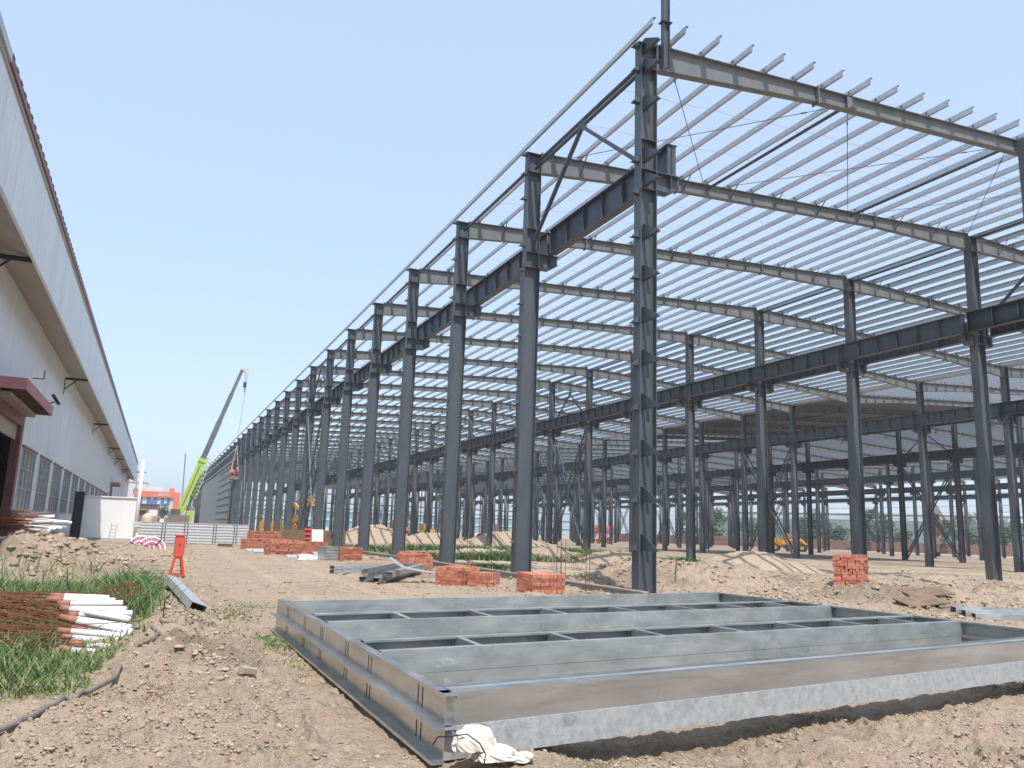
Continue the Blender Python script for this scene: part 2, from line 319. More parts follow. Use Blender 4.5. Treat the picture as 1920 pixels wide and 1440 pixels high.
def ground():
    th = np.concatenate([np.arange(-180, -36, 6.), np.arange(-36, 78, .125), np.arange(78, 180, 6.)])
    rr = [0.4]
    while rr[-1] < 1250:
        q = rr[-1]; st = .05 if q < 2 else (.0055 if q < 55 else (.014 if q < 400 else .06)); rr.append(q*(1+st))
    rr = np.array(rr); T, Q = np.meshgrid(np.radians(th), rr); X = Q*np.sin(T); Y = Q*np.cos(T)
    Z = gh(X.ravel(), Y.ravel()).reshape(X.shape); nr, ntn = X.shape
    v = np.stack([X, Y, Z], -1).reshape(-1, 3)
    i = np.arange(nr-1)[:, None]*ntn; j = np.arange(ntn)[None, :]; j2 = (j+1) % ntn
    f = np.stack([i+j, i+j2, i+ntn+j2, i+ntn+j], -1).reshape(-1, 4)[:, ::-1]
    n = len(v); v = np.vstack([v, [[0, 0, gz(0, 0)]]])
    me = bpy.data.meshes.new('ground'); me.vertices.add(len(v)); me.vertices.foreach_set('co', v.ravel())
    tri = np.stack([np.full(ntn, n), np.arange(ntn), (np.arange(ntn)+1) % ntn], -1)[:, ::-1]
    loops = np.concatenate([f.ravel(), tri.ravel()]); me.loops.add(len(loops)); me.loops.foreach_set('vertex_index', loops.astype(np.int32))
    tot = np.concatenate([np.full(len(f), 4), np.full(len(tri), 3)]); st = np.concatenate([[0], np.cumsum(tot)[:-1]])
    me.polygons.add(len(tot)); me.polygons.foreach_set('loop_start', st.astype(np.int32)); me.polygons.foreach_set('loop_total', tot.astype(np.int32))
    me.polygons.foreach_set('use_smooth', np.ones(len(tot), bool)); me.update(calc_edges=True)
    x, y = v[:, 0], v[:, 1]; r, road, inner = rough_zone(x, y)
    tr = np.clip(inner*(.85-.9*sst(.45, .62, fbm(x, y, .35, 4, 77)))*(1-sst(60, 120, np.hypot(x, y))*.6), 0, 1)+road*.16*fbm(x, y, .6, 3, 5)
    rut = sum(np.exp(-((x-cx-.25*np.sin(y*.11)-.03*y)/.22)**2) for cx in (2.5, 4.3, 5.2))*sst(9, 14, y)*(1-sst(60, 90, y)); tr = tr+.45*rut*road
    sandy = bump2(x, y, -1.0, 6.0, .9, 1.4)*.5
    a = me.attributes.new('track', 'FLOAT', 'POINT'); a.data.foreach_set('value', np.clip(tr+sandy, 0, 1).astype(np.float32))
    dm = .8*bump2(x, y, 13.6, 21.3, .8, .5)+.7*bump2(x, y, 19, 24.3, 1.6, .5)*fbm(x, y, 1.2, 3, 8)+.8*bump2(x, y, 24.5, 14.6, 1.6, .5)+.45*sst(.52, .7, fbm(x, y, .5, 4, 91))*r
    a = me.attributes.new('damp', 'FLOAT', 'POINT'); a.data.foreach_set('value', np.clip(dm, 0, 1).astype(np.float32))
    me.materials.append(M['ground']); structure('ground', me)
ground()
# ------------------------------------------------------------------ steel hall frame
SP = 7.5; Y0 = 17.67; NF = 36
ROWX = [11.41, 34.62, 58.0, 81.35, 104.7, 128.05, 151.4]
ZEAVE, ZRIDGE, ZVAL = 15.3, 16.42, 15.2
ZTOP = [ZEAVE, ZRIDGE, ZVAL, ZRIDGE, ZVAL, ZRIDGE, ZVAL]
hall = thing('steel_hall_frame', 'huge unfinished hall of dark grey steel columns and open roof purlins', 'building frame', (ROWX[0], Y0, 0))
def roofz(x):
    for i in range(6):
        if x <= ROWX[i+1] or i == 5:
            t = (x-ROWX[i])/(ROWX[i+1]-ROWX[i]); return ZTOP[i]+(ZTOP[i+1]-ZTOP[i])*t
def merged(name, items, mats, parent):
    """one mesh out of (mesh, position, mirror) copies"""
    vs, ls, lt, mi, n = [], [], [], [], 0
    for me, p, mx in items:
        c = np.empty(len(me.vertices)*3); me.vertices.foreach_get('co', c); c = c.reshape(-1, 3)
        l = np.empty(len(me.loops), np.int64); me.loops.foreach_get('vertex_index', l)
        t = np.empty(len(me.polygons), np.int64); me.polygons.foreach_get('loop_total', t)
        m_ = np.empty(len(me.polygons), np.int64); me.polygons.foreach_get('material_index', m_)
        vs.append(c+np.array(p)); ls.append(l+n); lt.append(t); mi.append(m_); n += len(c)
    v = np.vstack(vs); l = np.concatenate(ls); t = np.concatenate(lt); me = bpy.data.meshes.new(name)
    me.vertices.add(len(v)); me.vertices.foreach_set('co', v.ravel()); me.loops.add(len(l)); me.loops.foreach_set('vertex_index', l.astype(np.int32))
    me.polygons.add(len(t)); me.polygons.foreach_set('loop_start', np.concatenate([[0], np.cumsum(t)[:-1]]).astype(np.int32)); me.polygons.foreach_set('loop_total', t.astype(np.int32))
    me.polygons.foreach_set('material_index', np.concatenate(mi).astype(np.int32)); me.update(calc_edges=True)
    for m in mats: me.materials.append(m)
    o = link(name, me, parent); o['kind'] = 'stuff'; return o
HL = Vector((ROWX[0], Y0, 0))
def place_parts(name, items, parent, limit=100, subs=None):
    """items: (mesh, world position, centre height); nearest ones become parts, the rest one stuff part"""
    def key(it):
        q = project((it[1][0], it[1][1], it[2])); d = (Vector(it[1])-Vector((0, 0, 0))).length
        return d if q and -150 < q[0] < 2070 else d+400
    items = sorted(items, key=key)
    for it in items[:limit]:
        o = link(name, it[0], parent, tuple(Vector(it[1])-HL))
        for sn, sm, sp_ in (it[3] if len(it) > 3 else []): link(sn, sm, o, sp_)
    rest = []
    for it in items[limit:]:
        p = Vector(it[1])-HL; rest.append((it[0], tuple(p), 0))
        for sn, sm, sp_ in (it[3] if len(it) > 3 else []): rest.append((sm, tuple(p+Vector(sp_)), 0))
    if rest: merged(name, rest, [M['steel'], M['steel_b' if name == 'rafter' else 'steel_c']], parent)
CLEATS = [1.2, 2.39, 3.58, 4.76, 5.93, 7.08, 8.3, 9.46, 10.7, 11.63, 13.4, 14.36, 15.1]
def hsec(m, x0, x1, wy, z0, z1, tf=.018, tw=.012, mi=0):
    m.box(x0, x0+tf, -wy/2, wy/2, z0, z1, mi); m.box(x1-tf, x1, -wy/2, wy/2, z0, z1, mi); m.box(x0+tf, x1-tf, -tw/2, tw/2, z0, z1, mi)
def stiff(m, x0, x1, wy, z, t=.016, mi=0, tf=.018, tw=.012):
    m.box(x0+tf, x1-tf, -wy/2+.004, -tw/2, z, z+t, mi); m.box(x0+tf, x1-tf, tw/2, wy/2-.004, z, z+t, mi)
def column_edge(H, cleats):
    m = MB(); hsec(m, -.3, .3, .36, 0, 10.845); hsec(m, -.26, .26, .33, 10.86, H)
    for z in (12.3, 11.42, H-.72): stiff(m, -.26, .26, .33, z)
    m.box(-.3, .3, -.18, .18, 10.845, 10.86)
    m.box(-.29, .27, -.18, .18, H, H+.016); m.box(-.36, .36, -.24, .24, -.02, .02)
    m.box(.26, .285, -.14, .14, H-.78, H+.05)
    if cleats:
        for z in CLEATS:
            m.prism([(-.26, z), (-.47, z), (-.47, z+.02), (-.30, z+.16), (-.26, z+.16)], 'y', -.1, -.088); m.box(-.47, -.26, -.088, .06, z, z+.01)
    return m.mesh('column', [M['steel'], M['steel_b']])
def corbel(side, x):
    m = MB(); a, b = (x, x+.8) if side > 0 else (-x-.8, -x)
    m.box(a, b, -.16, .16, 11.41, 11.43)
    if side > 0: m.prism([(a, 10.9), (a+.45, 10.9), (b, 11.12), (b, 11.41), (a, 11.41)], 'y', -.008, .008); m.prism([(a, 10.9), (a+.45, 10.9), (b, 11.12), (b, 11.105), (a+.45, 10.885), (a, 10.885)], 'y', -.15, .15)
    else: m.prism([(b, 10.9), (a+.35, 10.9), (a, 11.12), (a, 11.41), (b, 11.41)], 'y', -.008, .008); m.prism([(b, 10.9), (a+.35, 10.9), (a, 11.12), (a, 11.105), (a+.35, 10.885), (b, 10.885)], 'y', -.15, .15)
    c = (a+b)/2+side*.08
    m.box(c-.008, c+.008, -.15, -.008, 11.05, 11.41); m.box(c-.008, c+.008, .008, .15, 11.05, 11.41)
    return m.mesh('corbel', M['steel'])
def column_mid(H):
    m = MB(); hsec(m, -.275, .275, .40, 0, 10.985, mi=1); hsec(m, -.24, .24, .38, 11.0, H, mi=1)
    m.box(-.29, .29, -.21, .21, 10.985, 11.0); m.box(-.26, .26, -.2, .2, H, H+.016); m.box(-.36, .36, -.26, .26, -.02, .02)
    for z in (11.42, 12.3, H-.7): stiff(m, -.24, .24, .38, z, mi=1)
    for s in (-1, 1): m.box(s*.24, s*.265, -.15, .15, H-.8, H+.04)
    return m.mesh('column', [M['steel'], M['steel_c']])
cme_edge = column_edge(15.2, True); cme_r = column_edge(15.1, False)
cme_mid = {1: column_mid(16.25), 0: column_mid(15.05)}
cb_r = corbel(1, .26); cb_r2 = corbel(1, .276); cb_l = corbel(-1, .276); cb_l2 = corbel(-1, .26)
cols = []
for i, x in enumerate(ROWX):
    for k in range(NF+1):
        if i == 0 and k == 0: continue
        y = Y0+k*SP
        if i == 0: cols.append((cme_edge, (x, y, 0), 1., [('corbel', cb_r, (0, 0, 0))]))
        elif i == 6: cols.append((cme_r, (x, y, 0), 1., [('corbel', cb_l2, (0, 0, 0))]))
        else: cols.append((cme_mid[i % 2], (x, y, 0), 1., [('corbel', cb_r2, (0, 0, 0)), ('corbel', cb_l, (0, 0, 0))]))
place_parts('column', cols, hall, 99)
# corner column with its wall-girt brackets
m = MB(); hsec(m, -.26, .26, .33, 0, 15.2)
for z in (12.3, 11.42, 10.86, 14.48): stiff(m, -.26, .26, .33, z)
m.box(-.29, .27, -.18, .18, 15.2, 15.216); m.box(-.36, .36, -.24, .24, -.02, .02); m.box(.26, .285, -.14, .14, 14.42, 15.25)
cc = part(m, 'column', [M['steel'], M['steel_b']], hall); cc['label'] = 'corner column with rows of triangular brackets'
link('corbel', cb_r, cc)
bm_ = MB(); bm_.prism([(-.006, 0), (-.78, 0), (-.78, .03), (-.12, .40), (-.006, .40)], 'x', -.014, .0); bm_.box(-.02, .08, -.78, -.006, -.012, 0)
bk = bm_.mesh('girt_bracket', M['steel'])
bm2 = MB(); bm2.prism([(-.26, 0), (-.47, 0), (-.47, .02), (-.30, .17), (-.26, .17)], 'y', -.1, -.088); bm2.box(-.47, -.26, -.088, .06, -.01, 0)
bk2 = bm2.mesh('girt_cleat', M['steel'])
for z in (15.0, 14.35, 13.24, 11.68, 10.96, 9.45, 8.29, 7.14, 5.98, 4.8, 3.59, 2.39, 1.2): link('girt_bracket', bk, cc, (-.10, 0, z))
for z in CLEATS: link('girt_cleat', bk2, cc, (0, 0, z))
# rafters: (from row i to i+1), depth tapers from the columns to the middle
def rafter(L, z0, z1, ends, front):
    m = MB(); dz = z1-z0; wf = .25
    xs = [0, .27*L, .73*L, L] ; dd = [.76, .47, .47, .78]
    a, b = ends; xs = [a, .27*L, .73*L, L-b]
    tz = [z0+dz*q/L for q in xs]
    for i in range(3):
        p = [(xs[i], tz[i]-dd[i]), (xs[i+1], tz[i+1]-dd[i+1]), (xs[i+1], tz[i+1]-.014), (xs[i], tz[i]-.014)]
        m.prism(p, 'y', -.005, .005, 1)
        m.prism([(xs[i], tz[i]-.014), (xs[i+1], tz[i+1]-.014), (xs[i+1], tz[i+1]), (xs[i], tz[i])], 'y', -wf/2, wf/2, 1)
        m.prism([(xs[i], tz[i]-dd[i]-.014), (xs[i+1], tz[i+1]-dd[i+1]-.014), (xs[i+1], tz[i+1]-dd[i+1]), (xs[i], tz[i]-dd[i])], 'y', -wf/2, wf/2, 1)
    for i in (1, 2):
        m.box(xs[i]-.022, xs[i]+.022, -.15, .15, tz[i]-dd[i]-.09, tz[i]+.05, 1)
    for i in (1, 2):
        for zz in (-.055, .04): pass
        for q in range(4):
            for sy in (-1, 1): z_ = tz[i]-dd[i]*(.12+.25*q); m.box(xs[i]-.045, xs[i]+.045, sy*.085-.016, sy*.085+.016, z_-.016, z_+.016, 0)
    for i in (0, 3):
        q = .012 if i == 0 else -.012
        m.box(xs[i]+q-.012, xs[i]+q+.012, -.14, .14, tz[i]-dd[i]-.06, tz[i]+.03, 1)
    n = int(round(L/1.163)); 
    for j in range(1, n+1):
        x = L*(j-.35)/n; z = z0+dz*x/L
        m.box(x-.09, x+.09, -.03, -.018, z+.001, z+.2, 0); m.box(x+.035, x+.047, -.018, .09, z+.001, z+.17, 0)
        if not front and j % 2 == 0 and 1 < x < L-1:
            t = x/L; de = np.interp(x, xs, dd); m.bar((x, -.62, z+.06), (x, -.03, z-de+.02), .045, .012)
    return m.mesh('rafter', [M['steel'], M['steel_b']])
rafs = []
for i in range(6):
    L = ROWX[i+1]-ROWX[i]; ends = (.286 if i == 0 else .266, .266 if i < 5 else .286)
    z0 = ZTOP[i]+.0; z1 = ZTOP[i+1]
    me = rafter(L, z0, z1, ends, False); me0 = rafter(L, z0, z1, ends, True)
    for k in range(NF+1): rafs.append((me0 if k == 0 else me, (ROWX[i], Y0+k*SP, 0), 15.5))
place_parts('rafter', rafs, hall, 99)
# purlins: continuous Z sections running the length of the hall
Y1 = Y0+NF*SP
def zpurlin(L, flip):
    s = -1 if flip else 1; m = MB(); h, f = .25, .085
    m.box(-.0015, .0015, 0, L, 0, h); 
    m.box(.0015*s, f*s, 0, L, h-.003, h); m.box(-.0015*s, -f*s, 0, L, 0, .003)
    m.box((f-.003)*s, f*s, 0, L, h-.021, h-.003); m.box(-(f-.003)*s, -f*s, 0, L, .003, .021)
    return m.mesh('purlin', M['galv'])
zp = [zpurlin(NF*SP+.9, False), zpurlin(NF*SP+.9, True)]
pur = []
for i in range(6):
    L = ROWX[i+1]-ROWX[i]; n = int(round(L/1.163))
    for j in range(0 if i == 0 else 1, n+1):
        x = ROWX[i]+L*(j-.35)/n
        if i == 0 and j == 0: x = ROWX[0]-.32
        link('purlin', zp[0 if i % 2 == 0 else 1], hall, (x-HL.x, -.85, (roofz(x) if j else ZEAVE-.02)+.02)); 
# crane girders on the corbels
def girder():
    m = MB(); L = SP-.03
    m.box(-.17, .17, 0, L, .9, .918); m.box(-.15, .15, 0, L, 0, .018); m.box(-.006, .006, 0, L, .018, .9)
    for j in range(7):
        y = .05+(L-.1)*j/6; m.box(-.14, -.006, y-.005, y+.005, .018, .9); m.box(.006, .14, y-.005, y+.005, .018, .9)
    return m.mesh('crane_girder', M['steel'])
gme = girder(); gird = []
for i, x in enumerate(ROWX):
    for s in (-1, 1):
        if (i == 0 and s < 0) or (i == 6 and s > 0): continue
        for k in range(-1 if False else 0, NF): gird.append((gme, (x+s*.78, Y0+k*SP-(.15 if k == 0 else 0), 11.435), 12.))
place_parts('crane_girder', gird, hall, 99)
# struts under the roof, V braces in the upper walls, laced X braces below
def tube_me(name, L, r): return MB().tube([(0, 0, 0), (0, L, 0)], r, 10).mesh(name, M['steel'], True)
st = tube_me('strut', SP-.36, .062)
strs = [(st, (ROWX[0]+.03, Y0+k*SP+.18, 14.82), 15) for k in range(NF)]+[(st, (ROWX[0]+.03, Y0+.18, 14.62), 15)]
NODES = [19.05, 26.75]+[ROWX[1]]+[42.4, 50.2]+[ROWX[2], 65.8, 73.6, ROWX[3]]
for k in (0, 6, 13, 20): strs += [(st, (x, Y0+k*SP+.18, roofz(x)-.25), 15) for x in NODES]
for k in (1, 2, 3, 4, 5, 7, 8): strs += [(st, (x+.1, Y0+k*SP+.18, roofz(x)-.3), 15) for x in (ROWX[1],)]
place_parts('strut', strs, hall, 60)
def vbrace():
    m = MB(); top = (0, SP/2, 14.55)
    for y in (.2, SP-.2):
        m.bar((.05, y, 11.75), (.05, SP/2+(-.08 if y < 1 else .08), 14.5), .10, .02, up=(1, 0, 0)); m.bar((-.05, y, 11.75), (-.05, SP/2+(-.08 if y < 1 else .08), 14.5), .10, .02, up=(1, 0, 0))
        m.bar((0, y, 11.75), (0, SP/2+(-.08 if y < 1 else .08), 14.5), .1, .06, up=(1, 0, 0))
    m.box(-.012, .012, SP/2-.25, SP/2+.25, 14.4, 14.75); return m.mesh('upper_brace', M['steel'])
vb = vbrace(); vbs = [(vb, (x, Y0+k*SP, 0), 13) for x in ROWX for k in (0, 6, 13, 20, 27)]
place_parts('upper_brace', vbs, hall, 40)
def xbrace():
    m = MB()
    for (ya, yb) in ((.24, SP-.24), (SP-.24, .24)):
        for sx in (-.22, .22):
            m.bar((sx, ya, .25), (sx, yb, 10.75), .12, .10, up=(1, 0, 0))
        N = 15
        for j in range(N+1):
            t = j/N; y = ya+(yb-ya)*t; z = .25+10.5*t; m.bar((-.2, y, z), (.2, y, z), .045)
            if j < N: t2 = (j+1)/N; m.bar((-.17 if j % 2 else .17, y, z), (.17 if j % 2 else -.17, ya+(yb-ya)*t2, .25+10.5*t2), .045)
    return m.mesh('lower_brace', M['steel'])
xb = xbrace(); place_parts('lower_brace', [(xb, (x, Y0+k*SP, 0), 5) for x in ROWX for k in (6, 13, 20, 27)], hall, 28)
# crossed roof rods and thin sag rods
nodes = [12.2, 19.05, 26.75, 34.3]; nodes2 = [35.0, 42.4, 50.2, 57.7]
for k in (0, 6):
    for nd in (nodes, nodes2):
        for a, b in zip(nd[:-1], nd[1:]):
            for (p, q) in ((a, b), (b, a)):
                A = Vector((p-HL.x, k*SP+.05, roofz(p)-.22)); B = Vector((q-HL.x, (k+1)*SP-.05, roofz(q)-.22))
                r = MB().tube([A, B], .0125, 6); d = (B-A).normalized(); c = A+(B-A)*.13
                r.tube([c-d*.09, c+d*.09], .026, 6); part(r, 'tie_rod', M['steel'], hall)
def sag(i, dy):
    m = MB(); a, b = ROWX[i]+.6, ROWX[i+1]-.6; off = SP*dy
    n = int((b-a)/1.163)
    for j in range(n):
        x0 = a+(b-a)*j/n; x1 = a+(b-a)*(j+1)/n; u = .14 if j % 2 else .05
        m.bar((x0-HL.x, off+(.03 if j % 2 else 0), roofz(x0)+u), (x1-HL.x, off+(.03 if j % 2 else 0), roofz(x1)+.19-u), .012)
    return m.mesh('sag_rod', M['galv'])
for i in (0, 1, 2):
    for dy in (1/3, 2/3):
        s_ = sag(i, dy)
        for k in range(7): link('sag_rod', s_, hall, (0, k*SP, 0))
# end wall posts rising to the first rafter, and the short post above the corner
def post(z1, w=.34):
    m = MB(); hsec(m, -w/2, w/2, .26, 0, z1); m.box(-.2, .2, -.2, .2, -.01, .015); m.box(-w/2, w/2, .13, .145, z1-.5, z1); return m
p_ = part(post(16.02), 'wall_post', M['steel'], hall, loc=(27.13-HL.x, -.28, 0))
m = MB(); hsec(m, -.1, .1, .16, 14.6, 17.8, .012, .008); m.box(-.17, .17, -.12, .12, 15.98, 15.995); m.box(-.1, .1, .08, .2, 15.0, 15.35)
part(m, 'parapet_post', M['steel'], hall, loc=(.50, -.22, 0))
m = MB(); m.box(19.0-HL.x-.13, 19.0-HL.x+.13, -.14, -.125, ZEAVE-.12, ZEAVE+.3); m.box(19.0-HL.x-.1, 19.0-HL.x+.1, -.125, -.006, ZEAVE-.12, ZEAVE-.105); m.box(19.0-HL.x-.13, 19.0-HL.x+.13, -.30, -.14, ZEAVE-.13, ZEAVE-.118)
part(m, 'bracket_plate', M['steel_b'], hall)
# roof sheeting already laid on the third span, valley gutters
def sheet(i, ya, yb):
    x0, x1 = ROWX[i]+.3, ROWX[i+1]-.2; n = 60; m = MB()
    for j in range(n):
        a = x0+(x1-x0)*j/n; b = x0+(x1-x0)*(j+1)/n
        m.poly([(a-HL.x, ya-Y0, roofz(a)+.235), (b-HL.x, ya-Y0, roofz(b)+.235), (b-HL.x, yb-Y0, roofz(b)+.235), (a-HL.x, yb-Y0, roofz(a)+.235)])
    return m
def slab_sheet(i, ya, yb):
    m = MB(); x0, x1 = ROWX[i]+.3, ROWX[i+1]-.2
    y = ya
    while y < yb-.1:
        for (q0, q1, h) in ((0, .68, .225), (.68, .75, .262)):
            P = [(x0-HL.x, y+q0-Y0, roofz(x0)+h+.05), (x1-HL.x, y+q0-Y0, roofz(x1)+h+.05), (x1-HL.x, y+q1-Y0, roofz(x1)+h+.05), (x0-HL.x, y+q1-Y0, roofz(x0)+h+.05)]
            m.quadbox(P+[(a, b, c+.006) for a, b, c in P])
        y += .75
    return m
part(slab_sheet(2, 55.5, 92.5), 'roof_sheet', M['roofsheet'], hall)
for i in (2, 4):
    x = ROWX[i]-HL.x; m = MB(); m.box(x-.28, x-.265, 18, NF*SP, ZVAL-.0, ZVAL+.24); m.box(x+.265, x+.28, 18, NF*SP, ZVAL, ZVAL+.24); m.box(x-.265, x+.265, 18, NF*SP, ZVAL+.02, ZVAL+.03)
    part(m, 'valley_gutter', M['galv'], hall)
# wall girts and cladding: far side wall, far end wall, clad stretch of the near wall
m = MB(); g = MB().box(-.1, .0, 0, NF*SP, 0, .07).mesh('girt', M['galv'])
for j in range(11): link('girt', g, hall, (ROWX[6]+.38-HL.x, 0, 1.1+j*1.28))
ge = MB().box(0, ROWX[6]-ROWX[0], 0, .12, 0, .42).mesh('end_wall_beam', M['steel'])
for z in (3.3, 6.4, 9.5, 12.6): link('end_wall_beam', ge, hall, (0, NF*SP+.3, z))
pm = post(15.3, .4).mesh('wall_post', M['steel'])
for j in range(1, 19):
    if abs((j*7.8) % 23.3) > .5: link('wall_post', pm, hall, (j*7.8, NF*SP+.05, 0))
ge2 = MB().box(0, ROWX[6]-ROWX[0], 0, .05, 0, .07).mesh('girt', M['galv'])
for z in (1.2, 2.3, 4.6, 5.5, 7.6, 8.6, 10.7, 11.7): link('girt', ge2, hall, (0, NF*SP+.45, z))
def panel(w_, h_, z0, m_):
    m = MB(); n = int(w_/.42)
    for j in range(n):
        a = w_*j/n; b = w_*(j+1)/n; m.box(0, .05, a, b-.06, z0, z0+h_); m.box(-.035, .05, b-.06, b, z0, z0+h_)
    return m.mesh('wall_panel', m_)
pa = [panel(3.4, 10.6, .55, M['greyclad']), panel(3.55, 10.2, .55, M['greyclad'])]
lat = MB()
for z in np.arange(1.2, 11, 1.2): lat.box(-.03, 0, .0, 3.4, z, z+.06)
latm = lat.mesh('panel_rail', M['galv'])
for k in range(12):
    for j in range(2):
        y = 137.2-Y0+k*SP+j*3.72; o = link('wall_panel', pa[j], hall, (-.62, y, 0))
        if k < 4: link('panel_rail', latm, o, (-.04, 0, 0))
rail = MB().box(-.1, 0, 0, 150, 0, .16).mesh('girt', M['galv'])
for z in (11.6, 13.2): link('girt', rail, hall, (-.5, 137-Y0, z))
M_strip = M['bluegirt']
bp_ = MB().box(0, 6.6, 0, .06, 0, 1.0).mesh('wall_panel', M['bluegirt']); wp_ = MB().box(0, 7.2, 0, .06, 0, 1.).mesh('wall_panel', M['whitepanel'])
# ground beam under the near row and column footings
m = MB(); 
for k in range(0, 14): m.box(-.33, -.05 if False else -.28, k*SP+.4, (k+1)*SP-.4, -.3, .3)
for k in range(0, 16):
    pass
gb = thing('concrete_ground_beam', 'low grey concrete kerb beam running along the feet of the first row of columns', 'kerb beam', (ROWX[0], Y0, 0))
m = MB(); m.box(-.42, -.27, -.6, 62, -.4, .2); part(m, 'beam', M['concrete'], gb)
m = MB(); m.box(-.43, -.26, -.61, 62.01, .2, .235); part(m, 'mortar_top', M['soffit'], gb)

# ------------------------------------------------------------------ left factory hall
WX, FX = -7.0, -5.5
fac = thing('factory_building', 'long white factory with a deep overhanging eave and maroon roof edge', 'factory', (WX, 60, 0))
FL = Vector((WX, 60, 0))
def fpart(m, name, mt, par=fac, **k):
    return part(m, name, mt, par, **k)
YE = 236.; WB = 7.65; W0 = 51.1; WW = 5.75
m = MB()
doors = [(40.9, 49.9, 6.55), (146., 151.5, 6.5)]
ys = -30.; openings = [(a, b, 0., h) for a, b, h in doors]
for j in range(0, 12): openings.append((W0+j*WB, W0+j*WB+WW, 1.85, 5.25))
for j in range(14, 23): openings.append((W0+j*WB, W0+j*WB+WW, 1.85, 5.25))
openings.sort(); TOPW = 11.7; WT = 12.15
prev = -30.
for a, b, z0, z1 in openings:
    if a > prev: m.box(-.25, 0, prev-60, a-60, -.2, WT)
    if z0 > 0: m.box(-.25, 0, a-60, b-60, -.2, z0)
    m.box(-.25, 0, a-60, b-60, z1, WT); prev = b
m.box(-.25, 0, prev-60, YE-60, -.2, WT); m.box(-40, -.25, YE-60.25, YE-60, -.2, 15)
fpart(m, 'wall', M['wallwhite'])
# vertical profile ribs of the sheet cladding
m = MB(); y = -10.
while y < 130:
    o = [q for q in openings if q[0]-.05 < y < q[1]+.05]
    if not o: m.box(.001, .007, y-60, y+.03-60, 0, TOPW-.002)
    else: m.box(.001, .007, y-60, y+.03-60, o[0][3]+.12, TOPW-.002)
    y += .75
fpart(m, 'cladding_rib', M['wallwhite'])
def ez(y): return 14.55+.0065*(y-26)
def eavebox(m, x0, x1, ya, yb, a0, a1, absz=False):
    z = [(a0, a1)]*2 if absz else [(ez(ya)+a0, ez(ya)+a1), (ez(yb)+a0, ez(yb)+a1)]
    m.quadbox([(x0, ya-60, z[0][0]), (x1, ya-60, z[0][0]), (x1, yb-60, z[1][0]), (x0, yb-60, z[1][0]), (x0, ya-60, z[0][1]), (x1, ya-60, z[0][1]), (x1, yb-60, z[1][1]), (x0, yb-60, z[1][1])])
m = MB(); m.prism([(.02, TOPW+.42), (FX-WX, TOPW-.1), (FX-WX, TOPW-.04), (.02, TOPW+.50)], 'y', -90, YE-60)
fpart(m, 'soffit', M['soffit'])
m = MB(); m.quadbox([(1.5, -90, TOPW-.2), (1.62, -90, TOPW-.2), (1.62, YE-60, TOPW-.2), (1.5, YE-60, TOPW-.2), (1.5, -90, ez(-30)), (1.62, -90, ez(-30)), (1.62, YE-60, ez(YE)), (1.5, YE-60, ez(YE))])
y = -10.
while y < 150: m.box(FX-WX+.12, FX-WX+.127, y-60, y-59.97, TOPW-.19, ez(y)-.02); y += .75
fpart(m, 'fascia', M['wallwhite'])
m = MB(); eavebox(m, 1.5, 1.68, -30, YE, 0, .15); fpart(m, 'eave_trim', M['soffit'])
m = MB(); eavebox(m, -20, 1.75, 26, YE, .15, .42); fpart(m, 'roof', M['maroon'])
m = MB()
y = -34.
while y < YE-60-.8: eavebox(m, 1.2, 1.77, y+60, y+60.35, .4, .445); y += .8
fpart(m, 'roof_rib', M['maroon'])
m = MB(); eavebox(m, -20, 1.75, -30, 26, .15, .45); fpart(m, 'roof', M['galv'])
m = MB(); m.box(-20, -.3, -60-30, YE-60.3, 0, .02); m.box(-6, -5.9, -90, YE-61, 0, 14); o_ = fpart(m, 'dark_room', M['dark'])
def window(y, lit):
    f = MB(); f.box(-.06, .03, 0, .09, 0, 3.4); f.box(-.06, .03, WW-.09, WW, 0, 3.4); f.box(-.06, .03, .09, WW-.09, 0, .09); f.box(-.06, .03, .09, WW-.09, 3.31, 3.4)
    for k in range(1, 4): f.box(-.05, .02, WW*k/4-.025, WW*k/4+.025, .09, 3.31)
    for z in (1.15, 2.25): f.box(-.048, .018, .09, WW-.09, z, z+.05)
    o = part(f, 'window', M['frame'], fac, loc=(0, y-60, 1.85))
    part(MB().box(-.04, -.03, .09, WW-.09, .09, 3.31), 'pane', M['glass'], o)
    part(MB().box(0, .10, -.05, WW+.05, 3.4, 3.52), 'lintel', M['maroon'], o)
    c = MB()
    for q in range(3+lit): a = .4+q*1.1+random.random()*.5; c.box(-.16, -.15, a, a+.3+random.random()*.35, .1, 1.15+1.1*(random.random() < .3))
    part(c, 'curtain', M['whitepanel'], o)
for j in range(0, 12): window(W0+j*WB, j % 3)
for j in range(14, 23): window(W0+j*WB, j % 3)
